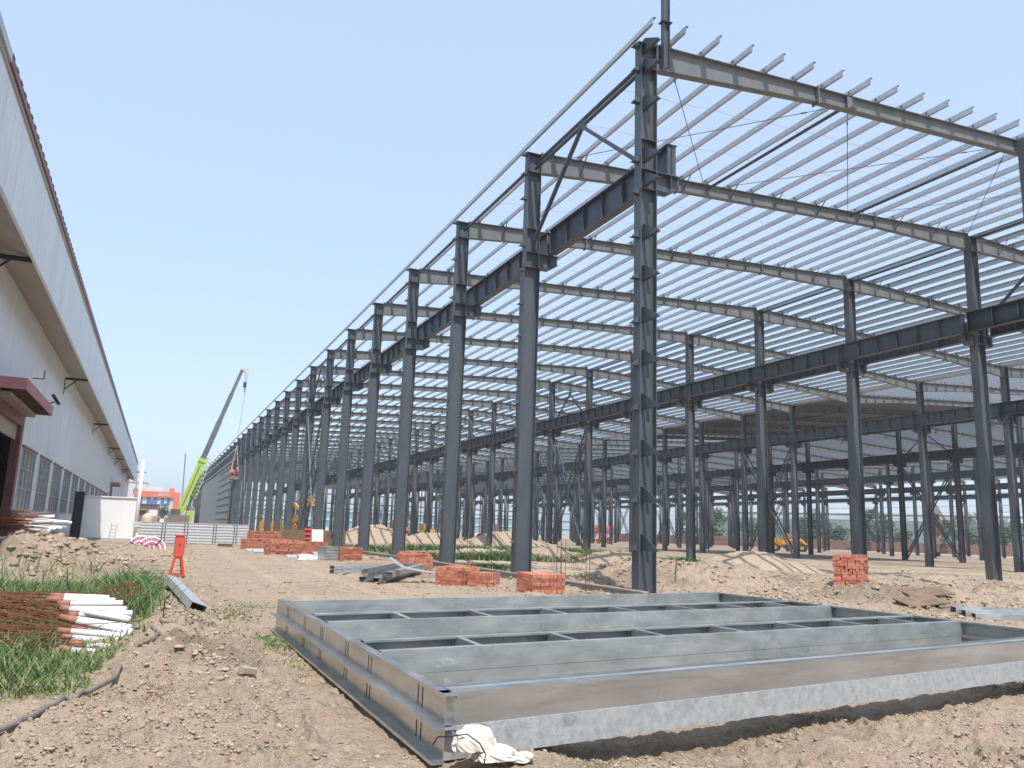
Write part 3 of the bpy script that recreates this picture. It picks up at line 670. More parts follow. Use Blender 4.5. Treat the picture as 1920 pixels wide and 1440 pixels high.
def door(a, b, h, first):
    w = b-a; f = MB(); f.box(-.3, .12, 0, .55, 0, h+.35); f.box(-.3, .12, w-.7, w, 0, h+.35); f.box(-.3, .12, .55, w-.7, h-.35, h+.35)
    o = part(f, 'door', M['maroon'] if first else M['pinkred'], fac, loc=(0, a-60, 0))
    part(MB().box(-.22, -.18, .55, w-.7, 0, h-.35) if not first else MB().box(-.22, -.18, .55, .6, 0, h-.35), 'door_leaf', M['dark'], o)
    if first: part(MB().box(-.2, -.1, .56, w-.71, h-1.1, h-.36), 'shutter_box', M['soffit'], o)
    c = MB(); dep = 1.25
    c.box(.0, dep, -.5, w+.3, h+.72, h+.80)
    c.box(dep, dep+.06, -.56, w+.36, h+.42, h+.92); c.box(0, dep, -.56, -.5, h+.42, h+.92); c.box(0, dep, w+.3, w+.36, h+.42, h+.92)
    k_ = part(c, 'canopy', M['pinkred'], fac, loc=(0, a-60, 0)); [part(MB().box(.02, dep-.02, -.3+(w+.3)*k/5, -.22+(w+.3)*k/5, h+.45, h+.715), 'joist', M['wood'], k_) for k in range(6)]
    part(MB().box(.125, .6, .4, w-.2, h+.2, h+.4), 'lamp_box', M['soffit'], k_) if first else None
door(40.9, 49.9, 6.55, True); door(146., 151.5, 6.5, False)
# horizontal arms carrying the eave
am = MB(); am.box(.0, FX-WX-.02, -.1, .1, 0, .16); am.bar((.0, 0, -.75), (.75, 0, -.0), .07); am.box(0, .03, -.12, .12, -1.1, .1)
ame = am.mesh('eave_bracket', M['slot'])
for y in (5.0, 35.9, 66.3, 96.9, 128.8, 151., 182.5, 214.): link('eave_bracket', ame, fac, (.001, y-60, 11.46))
fl = MB(); fl.rbox((.35, 0, .28), (.16, .75, .55), (0, -.6, 0)); fl.bar((0, 0, 0), (.3, 0, .15), .06); part(fl, 'floodlight', M['slot'], fac, loc=(1.0, 50.6-60, 7.65))
fl = MB(); fl.bar((0, 0, 0), (.55, 0, 0), .05); fl.bar((.55, 0, -.02), (.55, 0, .5), .05); part(fl, 'wall_hook', M['slot'], fac, loc=(0, 51.2-60, 9.1))
dp = MB(); dp.tube([(FX-WX+.3, YE-60+.2, 15), (FX-WX+.3, YE-60+.2, 0)], .14, 8); part(dp, 'downpipe', M['white'], fac)

# ------------------------------------------------------------------ foreground stack of galvanised wall frames
PX0, PY0 = 1.90, 5.33
pile = thing('galvanised_purlin_frame', 'knee-high shiny galvanised steel frame lying on the ground in front', 'steel frame', (PX0, PY0, 0))
PZ = .012; LH = .212
def cbeam(A, B, z0, h, s_top, s_bot, fl=.075, lip=.018, t=.004, mi=0, sag=0.):
    """thin gauge section web along A-B; flanges turned to side +1 (left of A->B) or -1"""
    A = Vector((A[0]-PX0, A[1]-PY0, 0)); B = Vector((B[0]-PX0, B[1]-PY0, 0)); d = (B-A).normalized(); n = Vector((-d.y, d.x, 0)); m = MB()
    def slab(o0, o1, za, zb):
        a, b = min(o0, o1), max(o0, o1); P = []
        for z in (za, zb): P += [A+n*a+Vector((0, 0, z)), B+n*a+Vector((0, 0, z)), B+n*b+Vector((0, 0, z)), A+n*b+Vector((0, 0, z))]
        m.quadbox(P, mi)
    slab(-t/2, t/2, z0, z0+h)
    for s, z in ((s_top, z0+h-t), (s_bot, z0)):
        slab(s*t/2, s*fl, z, z+t)
        zz = (z-lip, z) if z > z0 else (z+t, z+t+lip)
        slab(s*(fl-t), s*fl, *zz)
    return m
LA, LB = (1.90, 5.33), (1.81, 12.70)
STREAKS = (5.86, 7.29, 8.18, 9.42, 10.44, 11.71)
for k in (0, 1):
    z0 = PZ+k*(LH+.003); o = part(cbeam(LA, LB, z0, LH, -1, 1, .085), 'end_channel', M['galv_shiny'], pile)
    if k == 0: o['label'] = 'lower channel of the left end'
    s = MB()  # bolt holes and their drooping reflections put in as dark strips
    for y in STREAKS:
        for q in (-.05, .05):
            x = -.0122*(y+q-PY0)-.0032
            for (a, b) in ((.045, .10), (.115, .185)): s.box(x-.0015, x, y+q-PY0-.006, y+q-PY0+.006, z0+a, z0+b)
            s.box(x-.0016, x-.0001, y+q-PY0-.012, y+q-PY0+.012, z0+.102, z0+.112)
    part(s, 'bolt_streak', M['slot'], o)
RA, RB = (11.52, 6.98), (11.10, 14.30)
for k in (0, 1): part(cbeam(RA, RB, PZ+k*(LH+.003), LH, 1, 1, .075), 'end_channel', M['galv_mid'], pile)
def long_beam(A, B, s, m1, m2, off=0.):
    for k in (0, 1):
        dd = off if k == 0 else 0; part(cbeam((A[0], A[1]-dd), (B[0], B[1]-dd), PZ+k*(LH+.003), LH, s, s, .085), 'long_purlin', m1 if k else m2, pile)
G_, H_, S_ = M['galv_mid'], M['galv_matt'], M['galv_shiny']
long_beam((1.912, 5.425), (11.46, 7.06), 1, S_, H_, .02)
long_beam((1.985, 5.62), (11.46, 7.24), -1, G_, G_)
long_beam((1.985, 5.64), (11.46, 7.26), 1, S_, G_)
long_beam((1.985, 7.35), (11.38, 8.85), 1, G_, G_)
long_beam((1.98, 8.12), (11.33, 9.72), -1, G_, G_)
long_beam((1.96, 9.66), (11.26, 11.30), 1, G_, G_)
long_beam((1.95, 10.62), (11.2, 12.35), -1, G_, G_)
long_beam((1.93, 12.30), (11.12, 14.25), 1, G_, G_)
def yat(A, B, x): return A[1]+(B[1]-A[1])*(x-A[0])/(B[0]-A[0])
for (A1, B1, A2, B2) in (((1.985, 7.35), (11.38, 8.85), (1.98, 8.12), (11.33, 9.72)), ((1.96, 9.66), (11.26, 11.30), (1.95, 10.62), (11.2, 12.35))):
    for x in (3.0, 4.17, 5.4, 6.7, 7.95, 9.15, 10.35):
        ya, yb = yat(A1, B1, x)+.012, yat(A2, B2, x)-.012
        part(cbeam((x, ya), (x+.01, yb), PZ+.19, .235, -1, -1, .06), 'cross_piece', M['galv_mid'], pile)
for i, (x, y, rz) in enumerate([(3.2, 7.5, .2), (7.2, 8.2, -.1), (10.9, 8.7, .3), (4.5, 12.7, .15), (9.5, 13.7, .1), (2.0, 11.9, 0), (10.8, 10.5, .2), (2.1, 8.0, .1)]):
    g0 = float(gh(np.array([x]), np.array([y]))[0]); h_ = max(.06, PZ-g0+.05)
    m = MB().box(-.16, .16, -.12, .12, -h_, 0); part(m, 'support_block', M['wood'], pile, loc=(x-PX0, y-PY0, PZ-.002), rz=rz)

# crumpled woven bag under the front corner
def blob(name, c, r, seed, amp, mt, res=44, flat=.0, fold=3.):
    n1, n2 = res, res*2; v = []; f = []
    for i in range(n1+1):
        for j in range(n2):
            a = math.pi*i/n1; b = 2*math.pi*j/n2; v.append((math.sin(a)*math.cos(b), math.sin(a)*math.sin(b), math.cos(a)))
    v = np.array(v); q = fbm(v[:, 0]*fold+v[:, 2]*2+5, v[:, 1]*fold-v[:, 2]*1.5+9, 1.1, 5, seed, True); q2 = fbm(v[:, 0]*2+v[:, 2], v[:, 1]*2-v[:, 2]+3, .8, 2, seed+9)
    k = 1+amp*(q-.6)*2+.5*(q2-.5); v = v*k[:, None]*np.array(r); v[:, 2] = np.maximum(v[:, 2], flat); v += np.array(c)
    for i in range(n1):
        for j in range(n2): f.append([i*n2+j, (i+1)*n2+j, (i+1)*n2+(j+1) % n2, i*n2+(j+1) % n2])
    m = MB(); m.v = [tuple(p) for p in v]; m.f = f; m.mi = [0]*len(f); return m
b1 = blob('bag', (-.02, 0, 0), (.15, .09, .15), 3, .20, None, 60, fold=1.7)
b2 = blob('bag', (.13, -.05, -.06), (.16, .09, .08), 8, .24, None, 60, fold=1.7)
for i, b in enumerate((b2,)): n = len(b1.v); b1.v += b.v; b1.f += [[q+n for q in f] for f in b.f]; b1.mi += b.mi
b3 = blob('bag', (.27, -.07, -.085), (.11, .06, .05), 12, .35, None, 40, fold=2.); n = len(b1.v); b1.v += b3.v; b1.f += [[q+n for q in f] for f in b3.f]; b1.mi += b3.mi
bag = part(b1, 'plastic_bag', M['bag'], None, True, loc=(2.10, 5.24, .12)); bag.rotation_euler = (0, 0, .08)
tag(bag, 'crumpled white woven bag squashed under the near corner of the galvanised frame', 'bag')
wire = MB().tube([(1.83, 5.34, .14), (1.835, 5.27, .20), (1.90, 5.2, .215), (1.99, 5.15, .235), (2.07, 5.12, .18), (2.10, 5.09, .12), (2.085, 5.07, .06)], .005, 6)
tag(part(wire, 'bent_wire', M['slot'], None, True), 'thin dark bent wire lying over the white bag', 'wire')

# ------------------------------------------------------------------ bundle of white posts with rebar tails
POSTS = [[(-1.162, 12.731, 0.476), (-0.997, 12.706, 0.471), (-0.451, 12.624, 0.455)], [(-1.192, 12.571, 0.444), (-0.989, 12.553, 0.441), (-0.367, 12.498, 0.430)],
[(-1.044, 12.397, 0.409), (-0.890, 12.361, 0.402), (-0.265, 12.391, 0.408)], [(-1.006, 12.228, 0.376), (-0.845, 12.143, 0.359), (-0.209, 12.115, 0.353)],
[(-0.863, 11.902, 0.310), (-0.750, 11.905, 0.311), (-0.131, 11.948, 0.320)], [(-0.969, 12.064, 0.373), (-0.856, 11.997, 0.369), (-0.149, 11.631, 0.276)],
[(-0.867, 11.777, 0.285), (-0.740, 11.712, 0.272), (-0.124, 11.374, 0.205)], [(-0.937, 11.749, 0.300), (-0.728, 11.591, 0.258), (-0.106, 11.185, 0.177)],
[(-0.769, 11.416, 0.203), (-0.592, 11.322, 0.174), (-0.270, 11.193, 0.129)], [(-0.905, 11.267, 0.193), (-0.756, 11.218, 0.184), (-0.124, 11.019, 0.144)],
[(-0.834, 11.071, 0.144), (-0.720, 11.025, 0.135), (-0.089, 10.801, 0.090)], [(-0.654, 11.0, 0.116), (-0.55, 10.97, 0.114), (-0.046, 10.865, 0.103)],
[(-0.729, 10.803, 0.101), (-0.547, 10.727, 0.085), (0.011, 10.549, 0.050)], [(-0.798, 10.558, 0.082), (-0.682, 10.514, 0.063), (-0.110, 10.373, 0.025)]]
PLAB = ['topmost white post of the bundle, furthest from the camera', 'second white post from the back of the bundle', 'third white post from the back, two bolt holes showing', 'white post fourth from the back of the bundle in the grass',
 'white post lying crosswise near the middle of the bundle, pointing away', 'slanting white post in the upper middle of the bundle', 'slanting white post in the very middle of the bundle', 'long slanting white post crossing below the middle of the bundle',
 'half hidden white post with long red primed end under the slanting ones', 'white post just below the slanting ones in the bundle', 'fourth white post from the front of the bundle', 'white post mostly hidden with only its tip showing at the right',
 'second white post from the front, long red primed end', 'white post nearest the camera, its tip buried in soil']
def white_post(P, lab, grp, i, s=1., tail=1.25):
    a, b, c = [Vector(q) for q in P]; d = (c-b).normalized(); t = thing('white_post', lab, 'post', tuple(a), 0, grp); r = .041*s
    part(MB().tube([b-a, c-a-d*.02, c-a], r, 16, rs=[r, r, r*.9]), 'tube', M['white'], t, True)
    part(MB().tube([Vector((0, 0, 0)), b-a], r*1.02, 16), 'primed_end', M['rustb'], t, True)
    h = MB()
    for k, q in enumerate((.05, .11)):
        for an in (.9, 2.2):
            p = c-a-d*q*s; n = (Vector((0, 0, 1))*math.sin(an)+Vector((0, -1, 0))*abs(math.cos(an))).normalized(); n = (n-d*n.dot(d)).normalized()
            h.tube([p+n*(r-.002), p+n*(r+.0015)], .007*s, 8)
    part(h, 'bolt_hole', M['slot'], t)
    u = Vector((0, 0, 1)); sd_ = d.cross(u).normalized(); rd = MB()
    for k in range(4):
        o = sd_*(.028*s*(1 if k % 2 else -1))+u*(.028*s*(1 if k > 1 else -1)); q = -d*(tail*(.8+.3*random.random()))+Vector((0, random.uniform(-.05, .05), random.uniform(-.04, .05)))
        rd.tube([o, o+q*.5+Vector((0, 0, random.uniform(-.01, .02))), o+q], .007*s, 5)
    for k in range(6):
        p = -d*(tail*(.12+.14*k)); e = .036*s; pts = [p+sd_*e+u*e, p-sd_*e+u*e, p-sd_*e-u*e, p+sd_*e-u*e, p+sd_*e+u*e]; rd.tube(pts, .004*s, 4)
    part(rd, 'rebar_tail', M['rust'], t)
    return t
for i, (P, l) in enumerate(zip(POSTS, PLAB)): white_post(P, l, 'white posts in the bundle in the grass', i)
for i in range(9):   # the second heap on the spoil bank by the factory
    y = 28.1+.22*(i % 5)+random.uniform(-.05, .05); z = 1.12+.10*(i//2)+random.uniform(0, .03); x = -3.75+random.uniform(-.3, .4)
    P = [(x, y, z), (x+.15+random.random()*.3, y, z+random.uniform(-.02, .03)), (-2.5+random.uniform(-.35, .2), y+random.uniform(-.1, .1), z+random.uniform(-.08, .10))]
    white_post(P, 'white post in the rusty heap on the spoil bank beside the factory', 'white posts heaped on the spoil bank', i, 1.1, 2.3)
m = MB()
for i in range(260):
    y = random.uniform(27.9, 29.3); z = 1.0+.75*random.random()*(1-abs(y-28.6)*.5); x0 = random.uniform(-6.4, -4.7); L = random.uniform(1.0, 2.6)
    m.bar((x0, y, z+random.uniform(-.03, .03)), (min(x0+L, -2.9), y+random.uniform(-.12, .12), z+random.uniform(-.08, .08)), .012)
tag(part(m, 'rebar_heap', M['rust']), 'dense heap of thin rusty rebar on the spoil bank beside the factory', 'rebar', kind='stuff')
m = MB()
for i in range(46):
    y = random.uniform(10.5, 13.0); z = .04+(y-10.5)*.17+random.uniform(0, .1); x0 = random.uniform(-2.7, -1.4); m.bar((x0, y, z), (x0+random.uniform(.6, 1.5), y+random.uniform(-.15, .1), z+random.uniform(-.05, .06)), .010)
for i in range(18):
    y = 12.7+random.uniform(-.1, .9); x0 = random.uniform(-.7, -.3); z = .40+(y-12.6)*.1+random.uniform(0, .08); m.bar((x0, y, z), (x0+random.uniform(.3, .55), y+random.uniform(-.05, .2), z+random.uniform(.0, .10)), .009)
tag(part(m, 'rebar_rods', M['rust']), 'loose rusty rods tangled in the grass round the white post bundle', 'rebar', kind='stuff')

# ------------------------------------------------------------------ brick stacks
def brick_stack(w, d, courses, seed, holes=True, rough=False):
    rr_ = random.Random(seed); m = MB(); tint = []; bl, bw, bh = .235, .112, .088
    hm = MB()
    for c in range(courses):
        z = c*(bh+.003); nx = int(w/bl); ny = int(d/bw); alt = rr_.random() < .6
        if not alt: nx = int(w/bw); ny = int(d/bl)
        lx, ly = (w/nx, d/ny)
        for i in range(nx):
            for j in range(ny):
                if 0 < i < nx-1 and 0 < j < ny-1 and c < courses-1: continue
                if c == courses-1 and rr_.random() < .07: continue
                jx, jy = rr_.uniform(-.006, .006)+(.02 if rough and i in (0, nx-1) and rr_.random() < .5 else 0), rr_.uniform(-.012, .012)-(.03 if rough and rr_.random() < .3 else 0); ax = rr_.uniform(-.02, .02)
                x = -w/2+lx*(i+.5)+jx; y = -d/2+ly*(j+.5)+jy
                m.rbox((x, y, z+bh/2), (lx-.012, ly-.012, bh-.002), (0, 0, ax)); tint += [min(1, max(0, .45+rr_.uniform(-.3, .4)))]*6
                if holes and j == 0 and alt:
                    for k in range(3):
                        for q in range(5): hx = x-lx*.36+q*lx*.18; m.box(hx-.011, hx+.011, y-ly/2+.000, y-ly/2+.012, z+.018+k*.024, z+.027+k*.024, 1); tint += [0]*6
    m.tint = tint; return m, hm
def bricks(x, y, w, d, c, rz, lab, seed, tilt=0., grp='stacks of red bricks', holes=True, z=None, debris=0):
    t = thing('brick_stack', lab, 'bricks', (x, y, (gz(x, y)-.02) if z is None else z), (tilt, 0, rz), grp)
    a, b = brick_stack(w, d, c, seed, holes, seed in (12, 7, 9)); part(a, 'bricks', [M['brick'], M['slot']], t)
    s = MB(); H = c*.091
    for q in (-.25, .25):
        s.box(q*w-.006, q*w+.006, -d/2-.012, -d/2-.008, 0, H+.004); s.box(q*w-.006, q*w+.006, -d/2-.012, d/2+.01, H+.004, H+.008)
    part(s, 'strap', M['hose'], t); return t
bricks(9.36, 19.4, .98, .85, 6, .10, 'brick stack nearest the camera, just behind the galvanised frame', 1, .04)
bricks(8.05, 22.1, .88, .9, 6, .42, 'brick stack with a deeply shaded left side, left of the nearest one', 2)
bricks(8.55, 21.35, .62, .7, 5, .35, 'lower brick stack joined to the right of the shaded one', 3)
bricks(8.6, 23.3, .8, .5, 6, .3, 'brick stack behind the shaded one, touching the second column', 13)
bricks(9.3, 30.4, 1.1, .9, 7, .30, 'square brick stack beside the heap of galvanised channels', 4)
bricks(10.25, 33.6, .95, .9, 7, .3, 'brick stack half hidden behind the square one, by the third column', 5)
bricks(8.25, 37.2, .95, .9, 7, .3, 'brick stack between the fourth and fifth columns', 6)
bricks(6.35, 44.3, 1.7, 1.0, 8, .25, 'long brick stack with a broken middle, further down the row', 7)
bricks(7.9, 44.8, 1.5, 1.0, 8, .25, 'long brick stack right of the broken one', 8)
bricks(7.0, 49.2, 1.9, 1.1, 8, .2, 'wide brick stack behind the long ones', 9)
bricks(6.7, 55.5, 1.9, 1.2, 13, .15, 'tallest brick stack at the end of the galvanised purlin wall', 10)
bricks(5.9, 53.0, 1.5, 1.0, 8, .2, 'brick stack in front of the tallest one', 11)
bricks(21.75, 20.95, 1.12, .95, 13, .62, 'tall leaning brick stack standing alone on the right bank', 12, -.03)
# loose bricks
loose = []
for i in range(26):
    x, y = random.uniform(8.8, 10.6), random.uniform(46, 49.5); lb = MB().rbox((0, 0, 0), (.24, .115, .09)); lb.tint = [random.uniform(.2, .9)]*6
    o = part(lb, 'loose_brick', M['brick'], None, loc=(x, y, gz(x, y)+.05+random.random()*.14), rz=(random.uniform(-.5, .5), random.uniform(-.5, .5), random.uniform(0, 3)))
    tag(o, 'broken loose brick in the pink rubble right of the long brick stacks', 'brick', 'loose bricks in the rubble')
m = MB(); m.box(-2.3, 2.3, -.06, .06, 0, 1.25); wl = part(m, 'board_wall', M['wood'], None, loc=(10.0, 56.5, 0), rz=.1); tag(wl, 'low brown board barrier behind the brick stacks', 'barrier')

# ------------------------------------------------------------------ galvanised scraps and channels
def channel(name, lab, cat, a, b, w, h, t=.004, open_='down', mt=None, roll=0., grp=None):
    a = Vector(a); b = Vector(b); L = (b-a).length; m = MB()
    if open_ == 'down': m.box(-w/2, w/2, 0, L, h-t, h); m.box(-w/2, -w/2+t, 0, L, 0, h-t); m.box(w/2-t, w/2, 0, L, 0, h-t)
    else: m.box(-w/2, w/2, 0, L, 0, t); m.box(-w/2, -w/2+t, 0, L, t, h); m.box(w/2-t, w/2, 0, L, t, h); m.box(-w/2+t, -w/2+.02, 0, L, h-t, h); m.box(w/2-.02, w/2-t, 0, L, h-t, h)
    o = part(m, name, mt or M['galv_matt']); d = b-a; o.location = a; o.rotation_euler = (math.atan2(d.z, math.hypot(d.x, d.y)), roll, math.atan2(-d.x, d.y)); tag(o, lab, cat, grp); return o
ch = channel('steel_channel', 'pale folded steel channel lying in the dirt beside the orange stand', 'channel', (.80, 14.75, .05), (.42, 20.6, .16), .26, .14, open_='down', mt=M['galv_matt'], roll=.35)
for i, (a, b, r) in enumerate([((5.9, 22.9, -.0), (8.6, 28.2, .03), 0), ((6.2, 23.3, .0), (8.95, 28.6, .03), .1), ((5.65, 23.4, .0), (8.3, 28.9, .03), -.1), ((6.05, 23.2, .16), (8.7, 28.5, .2), .05), ((6.3, 23.0, .16), (8.9, 28.0, .2), 0), ((5.8, 23.8, .17), (8.4, 28.9, .2), -.05)]):
    channel('galvanised_channel', 'galvanised channel in the loose heap on the track, '+['front bottom', 'right bottom', 'left bottom', 'middle top', 'right top', 'left top'][i]+' one', 'channel', a, b, .2, .15, .004, 'up' if i % 2 else 'down', M['galv_mid'], r, 'galvanised channels heaped on the track')
m = MB(); m.poly([(0, 0, 0), (1.5, -.5, -.02), (1.62, -.2, 0), (.15, .42, .10)]); m.poly([(0, 0, 0), (.15, .42, .10), (-.28, .50, .32), (-.42, .1, .22)])
m = MB(); m.prism([(0, 0), (1.7, -.22), (1.72, -.20), (0.02, .03), (-.42, .30), (-.43, .27)], 'y', 0, .5); ss = part(m, 'bent_sheet', M['galv_matt'], None, loc=(6.75, 23.2, .40), rz=-.42); tag(ss, 'bent grey sheet lying across the heap of galvanised channels', 'metal sheet')
for i, (a, b) in enumerate([((5.6, 27.6, 0), (7.2, 28.6, 0)), ((5.6, 27.6, .13), (7.2, 28.6, .13))]):
    channel('short_channel', 'short galvanised box channel left of the heap, '+('upper' if i else 'lower')+' one', 'channel', a, b, .22, .12, mt=M['galv_matt'], grp='short channels by the heap')
for i, (x, y, L, rz, z) in enumerate([(6.4, 39.5, 1.9, -1.25, .05), (6.0, 40.3, 1.6, -1.35, .02), (4.9, 47.8, 1.5, -1.2, .05), (5.2, 47.2, 1.2, -1.3, .02), (7.0, 38.7, 1.2, -1.1, .16)]):
    m = MB(); m.prism([(-.16, 0), (.16, 0), (.16, .008), (0.02, .03), (-.16, .14), (-.17, .13)], 'y', 0, L); o = part(m, 'sheet_offcut', M['galv_matt'], None, loc=(x, y, gz(x, y)+z), rz=rz)
    tag(o, ['long folded sheet offcut in front of the mid brick stack', 'second sheet offcut beside the long folded one', 'sheet offcut under the long brick stacks', 'short offcut beside the one under the long brick stacks', 'offcut lying on top of the long folded one'][i], 'metal sheet', 'sheet offcuts along the bricks')
m = MB()
for k in range(5): m.box(-.3, .3, -.4, .4, k*.13, k*.13+.11); m.box(-.32, .32, -.42, .42, k*.13+.11, k*.13+.125)
o = part(m, 'panel_bundle', M['galv_mid'], None, loc=(7.35, 37.3, 0), rz=.3); tag(o, 'small bundle of galvanised sections beside the brick stack, banded ends showing', 'bundle')
m = MB(); m.prism([(0, 0), (.9, 0), (1.0, .25), (.25, .42)], 'y', 0, .02); o = part(m, 'white_board', M['white'], None, loc=(6.1, 37.6, .02), rz=.2); o.rotation_euler = (-.9, 0, .2); tag(o, 'torn white board leaning in front of the galvanised bundle', 'board')
# purlin bundle at the right edge, plywood on the bank
for k in range(3): channel('galvanised_channel', 'galvanised channel in the rubble at the right edge, '+['lowest', 'middle', 'topmost'][k]+' of three', 'channel', (16.75-.05*k, 12.75+.2*k, .0+.05*k), (21, 10.9+.2*k, .02+.05*k), .24, .13, mt=M['galv_mid'], grp='galvanised channels at the right edge')
for i, (x, y, rz) in enumerate([(17.4, 14.6, .3), (18.3, 15.2, .1)]):
    m = MB().box(-.6, .6, -.3, .3, 0, .03); g_ = float(gh(np.array([x]), np.array([y]))[0]); o = part(m, 'plywood_board', M['wood'], None, loc=(x, y, g_+.06), rz=rz); o.rotation_euler = (.25, -.08, rz-.4); tag(o, ['lower sheet of brown plywood on the dirt bank', 'smaller brown plywood sheet behind the first one'][i], 'board', 'plywood sheets on the bank')
m = MB().bar((0, 0, 0), (0, 0, .82), .03); o = part(m, 'wooden_stake', M['wood'], None, loc=(13.9, 19.9, gz(13.9, 19.9)-.02)); o.rotation_euler = (.03, .04, 0); tag(o, 'thin pale wooden stake right of the corner column', 'stake')
m = MB().tube([(11.34, 7.75, .30), (11.62, 7.7, .62)], .014, 8); tag(part(m, 'orange_rod', M['rustb']), 'thin orange rod leaning on the right end of the galvanised frame', 'rod')
# black box sections lying behind the ground beam
for i, (a, b, s) in enumerate([((11.6, 21.0, .08), (10.9, 23.4, .2), .2), ((11.95, 27.3, .04), (11.75, 30, .12), .16)]):
    m = MB().bar(a, b, s); m.bar(Vector(a)+(Vector(a)-Vector(b)).normalized()*.002, Vector(a), s*.86, mi=1)
    tag(part(m, 'box_beam', [M['steel'], M['dark']]), ['dark open-ended box beam behind the nearest brick stack', 'dark box beam lying beyond the second column'][i], 'beam', 'dark box beams on the ground')
# starter bars
def rebar(x, y, h, lab, n=4, s=.11):
    t = thing('starter_bars', lab, 'rebar', (x, y, gz(x, y)-.05), 0.2, 'upright rusty starter bars')
    for i in range(n):
        q = ((-1, -1), (1, -1), (1, 1), (-1, 1))[i % 4]; j = random.uniform(-.03, .03)
        part(MB().tube([(q[0]*s, q[1]*s, 0), (q[0]*s+j, q[1]*s+j, h*random.uniform(.85, 1.05))], .009, 6), 'bar', M['rust'], t)
    for k in range(3):
        z = .2+k*h*.27; m = MB().tube([(-s, -s, z), (s, -s, z), (s, s, z), (-s, s, z), (-s, -s, z)], .005, 5); part(m, 'stirrup', M['rust'], t)
rebar(13.55, 26.4, 1.5, 'starter bars standing left of the corner column, four bars with stirrups'); rebar(10.55, 19.1, 1.5, 'pair of tall starter bars just behind the galvanised frame', 2, .06)
rebar(14.45, 38, 1.45, 'starter bars seen between the second and third columns'); rebar(14.9, 48, 1.2, 'furthest low starter bars in the weeds behind the fourth column')

# ------------------------------------------------------------------ orange stand, hose reels, ladder, container, pole
t = thing('power_box_stand', 'orange-red electrical box on a tripod frame standing in the dirt', 'power box', (.72, 24.5, gz(.72, 24.5)), .1)
part(MB().box(-.11, .11, -.1, .1, .58, 1.14), 'box', M['orange'], t); part(MB().prism([(-.11, .58), (.11, .58), (.08, .52), (-.08, .52)], 'y', -.08, .08), 'box_base', M['orange'], t)
part(MB().box(.11, .135, -.09, .09, .62, 1.10), 'door', M['orange'], t); part(MB().box(-.13, .15, -.12, .12, 1.14, 1.165), 'lid', M['orange'], t)
for a in ((-.2, -.16), (.2, -.16), (-.18, .18), (.18, .18)): part(MB().bar((a[0]*.35, a[1]*.4, .62), (a[0], a[1], -.03), .04), 'leg', M['orange'], t)
for z, q in ((.09, .94),): part(MB().bar((-.2*q, -.16*q, z), (.2*q, -.16*q, z), .03), 'crossbar', M['orange'], t)
part(MB().bar((-.17, .17, .1), (.17, .17, .1), .03), 'crossbar', M['orange'], t)
s = MB(); s.box(-.05, .05, -.104, -.1015, .90, .905); s.box(-.005, .005, -.104, -.1015, .86, .94); s.box(-.04, .04, -.104, -.1015, .86, .866); part(s, 'marking', M['slot'], t)
cable = MB().tube([(.86, 24.3, .03), (1.05, 23.6, .03), (.9, 23.1, .03), (.3, 23.0, .05), (-.3, 23.3, .04)], .018, 6); tag(part(cable, 'cable', M['slot'], None, True), 'dark cable trailing on the ground at the foot of the orange stand', 'cable')
def reel(x, y, lab, r, rz, tl):
    t = thing('hose_coil', lab, 'hose coil', (x, y, r*.3), (0, 0, 0), 'magenta and white hose coils'); t.rotation_euler = (tl, 0, rz)
    for i, (rad, m_) in enumerate([(r, 'white'), (r*.88, 'redpink'), (r*.77, 'redpink'), (r*.66, 'white'), (r*.55, 'redpink'), (r*.45, 'redpink')]):
        pts = [(rad*math.cos(a), 0, rad*math.sin(a)) for a in np.linspace(0, 2*math.pi, 41)]; mb = MB().tube(pts, r*.062, 8, cap=False); part(mb, 'hose_turn', M[m_], t, True)
    d = MB()
    for k in range(30): a = 2*math.pi*k/30; d.rbox((r*.825*math.cos(a), -r*.06, r*.825*math.sin(a)), (.045, .02, .02), (0, -a, 0))
    part(d, 'dash_marking', M['white'], t)
    for a in (.9, 2.6, 4.4): part(MB().bar((r*.38*math.cos(a), -.07, r*.38*math.sin(a)), (r*1.06*math.cos(a), -.07, r*1.06*math.sin(a)), .03), 'tie', M['slot'], t)
reel(.05, 42.0, 'front hose coil, magenta and white, leaning on the one behind', .60, .15, -.3); reel(-.42, 43.2, 'rear hose coil, magenta and white, partly hidden on the left', .60, .2, -.25)
t = thing('ladder', 'small grey ladder leaning on the white container', 'ladder', (-2.2, 54.0, gz(-2.2, 54)), .1)
for s in (-.17, .17): part(MB().bar((s, 0, 0), (s*.8+.1, .3, 1.28), .045), 'rail', M['frame'], t)
for k in range(6): part(MB().bar((-.17+.02*k, .05+.045*k, .15+.2*k), (.17, .05+.045*k, .15+.2*k), .04), 'rung', M['frame'], t)
t = thing('white_container', 'plain white site container beside the factory wall', 'container', (-3.25, 72.5, 0))
part(MB().box(-1.85, 1.88, -2.5, 2.5, .05, 3.18), 'body', M['white'], t); part(MB().box(-1.95, 1.98, -2.6, 2.6, 3.18, 3.26), 'roof', M['white'], t); part(MB().box(-1.9, 1.93, -2.55, 2.55, -.05, .1), 'base_rail', M['frame'], t)
part(MB().box(-1.1, -.2, -2.508, -2.5, .12, 2.2), 'door', M['white'], t)
dk = thing('dark_opening_panel', 'tall dark panel in place of the dark opening left of the white container', 'gate', (-5.3, 69.5, 0)); part(MB().box(-.35, .32, -.05, .05, 0, 3.5), 'leaf', M['slot'], dk); part(MB().box(-.40, -.35, -.07, .07, 0, 3.6), 'panel_post', M['frame'], dk); part(MB().bar((.3, 0, 3.3), (.6, 0, 3.5), .05), 'top_arm', M['frame'], dk)  # dark panel added to stand for the dark doorway beside the container
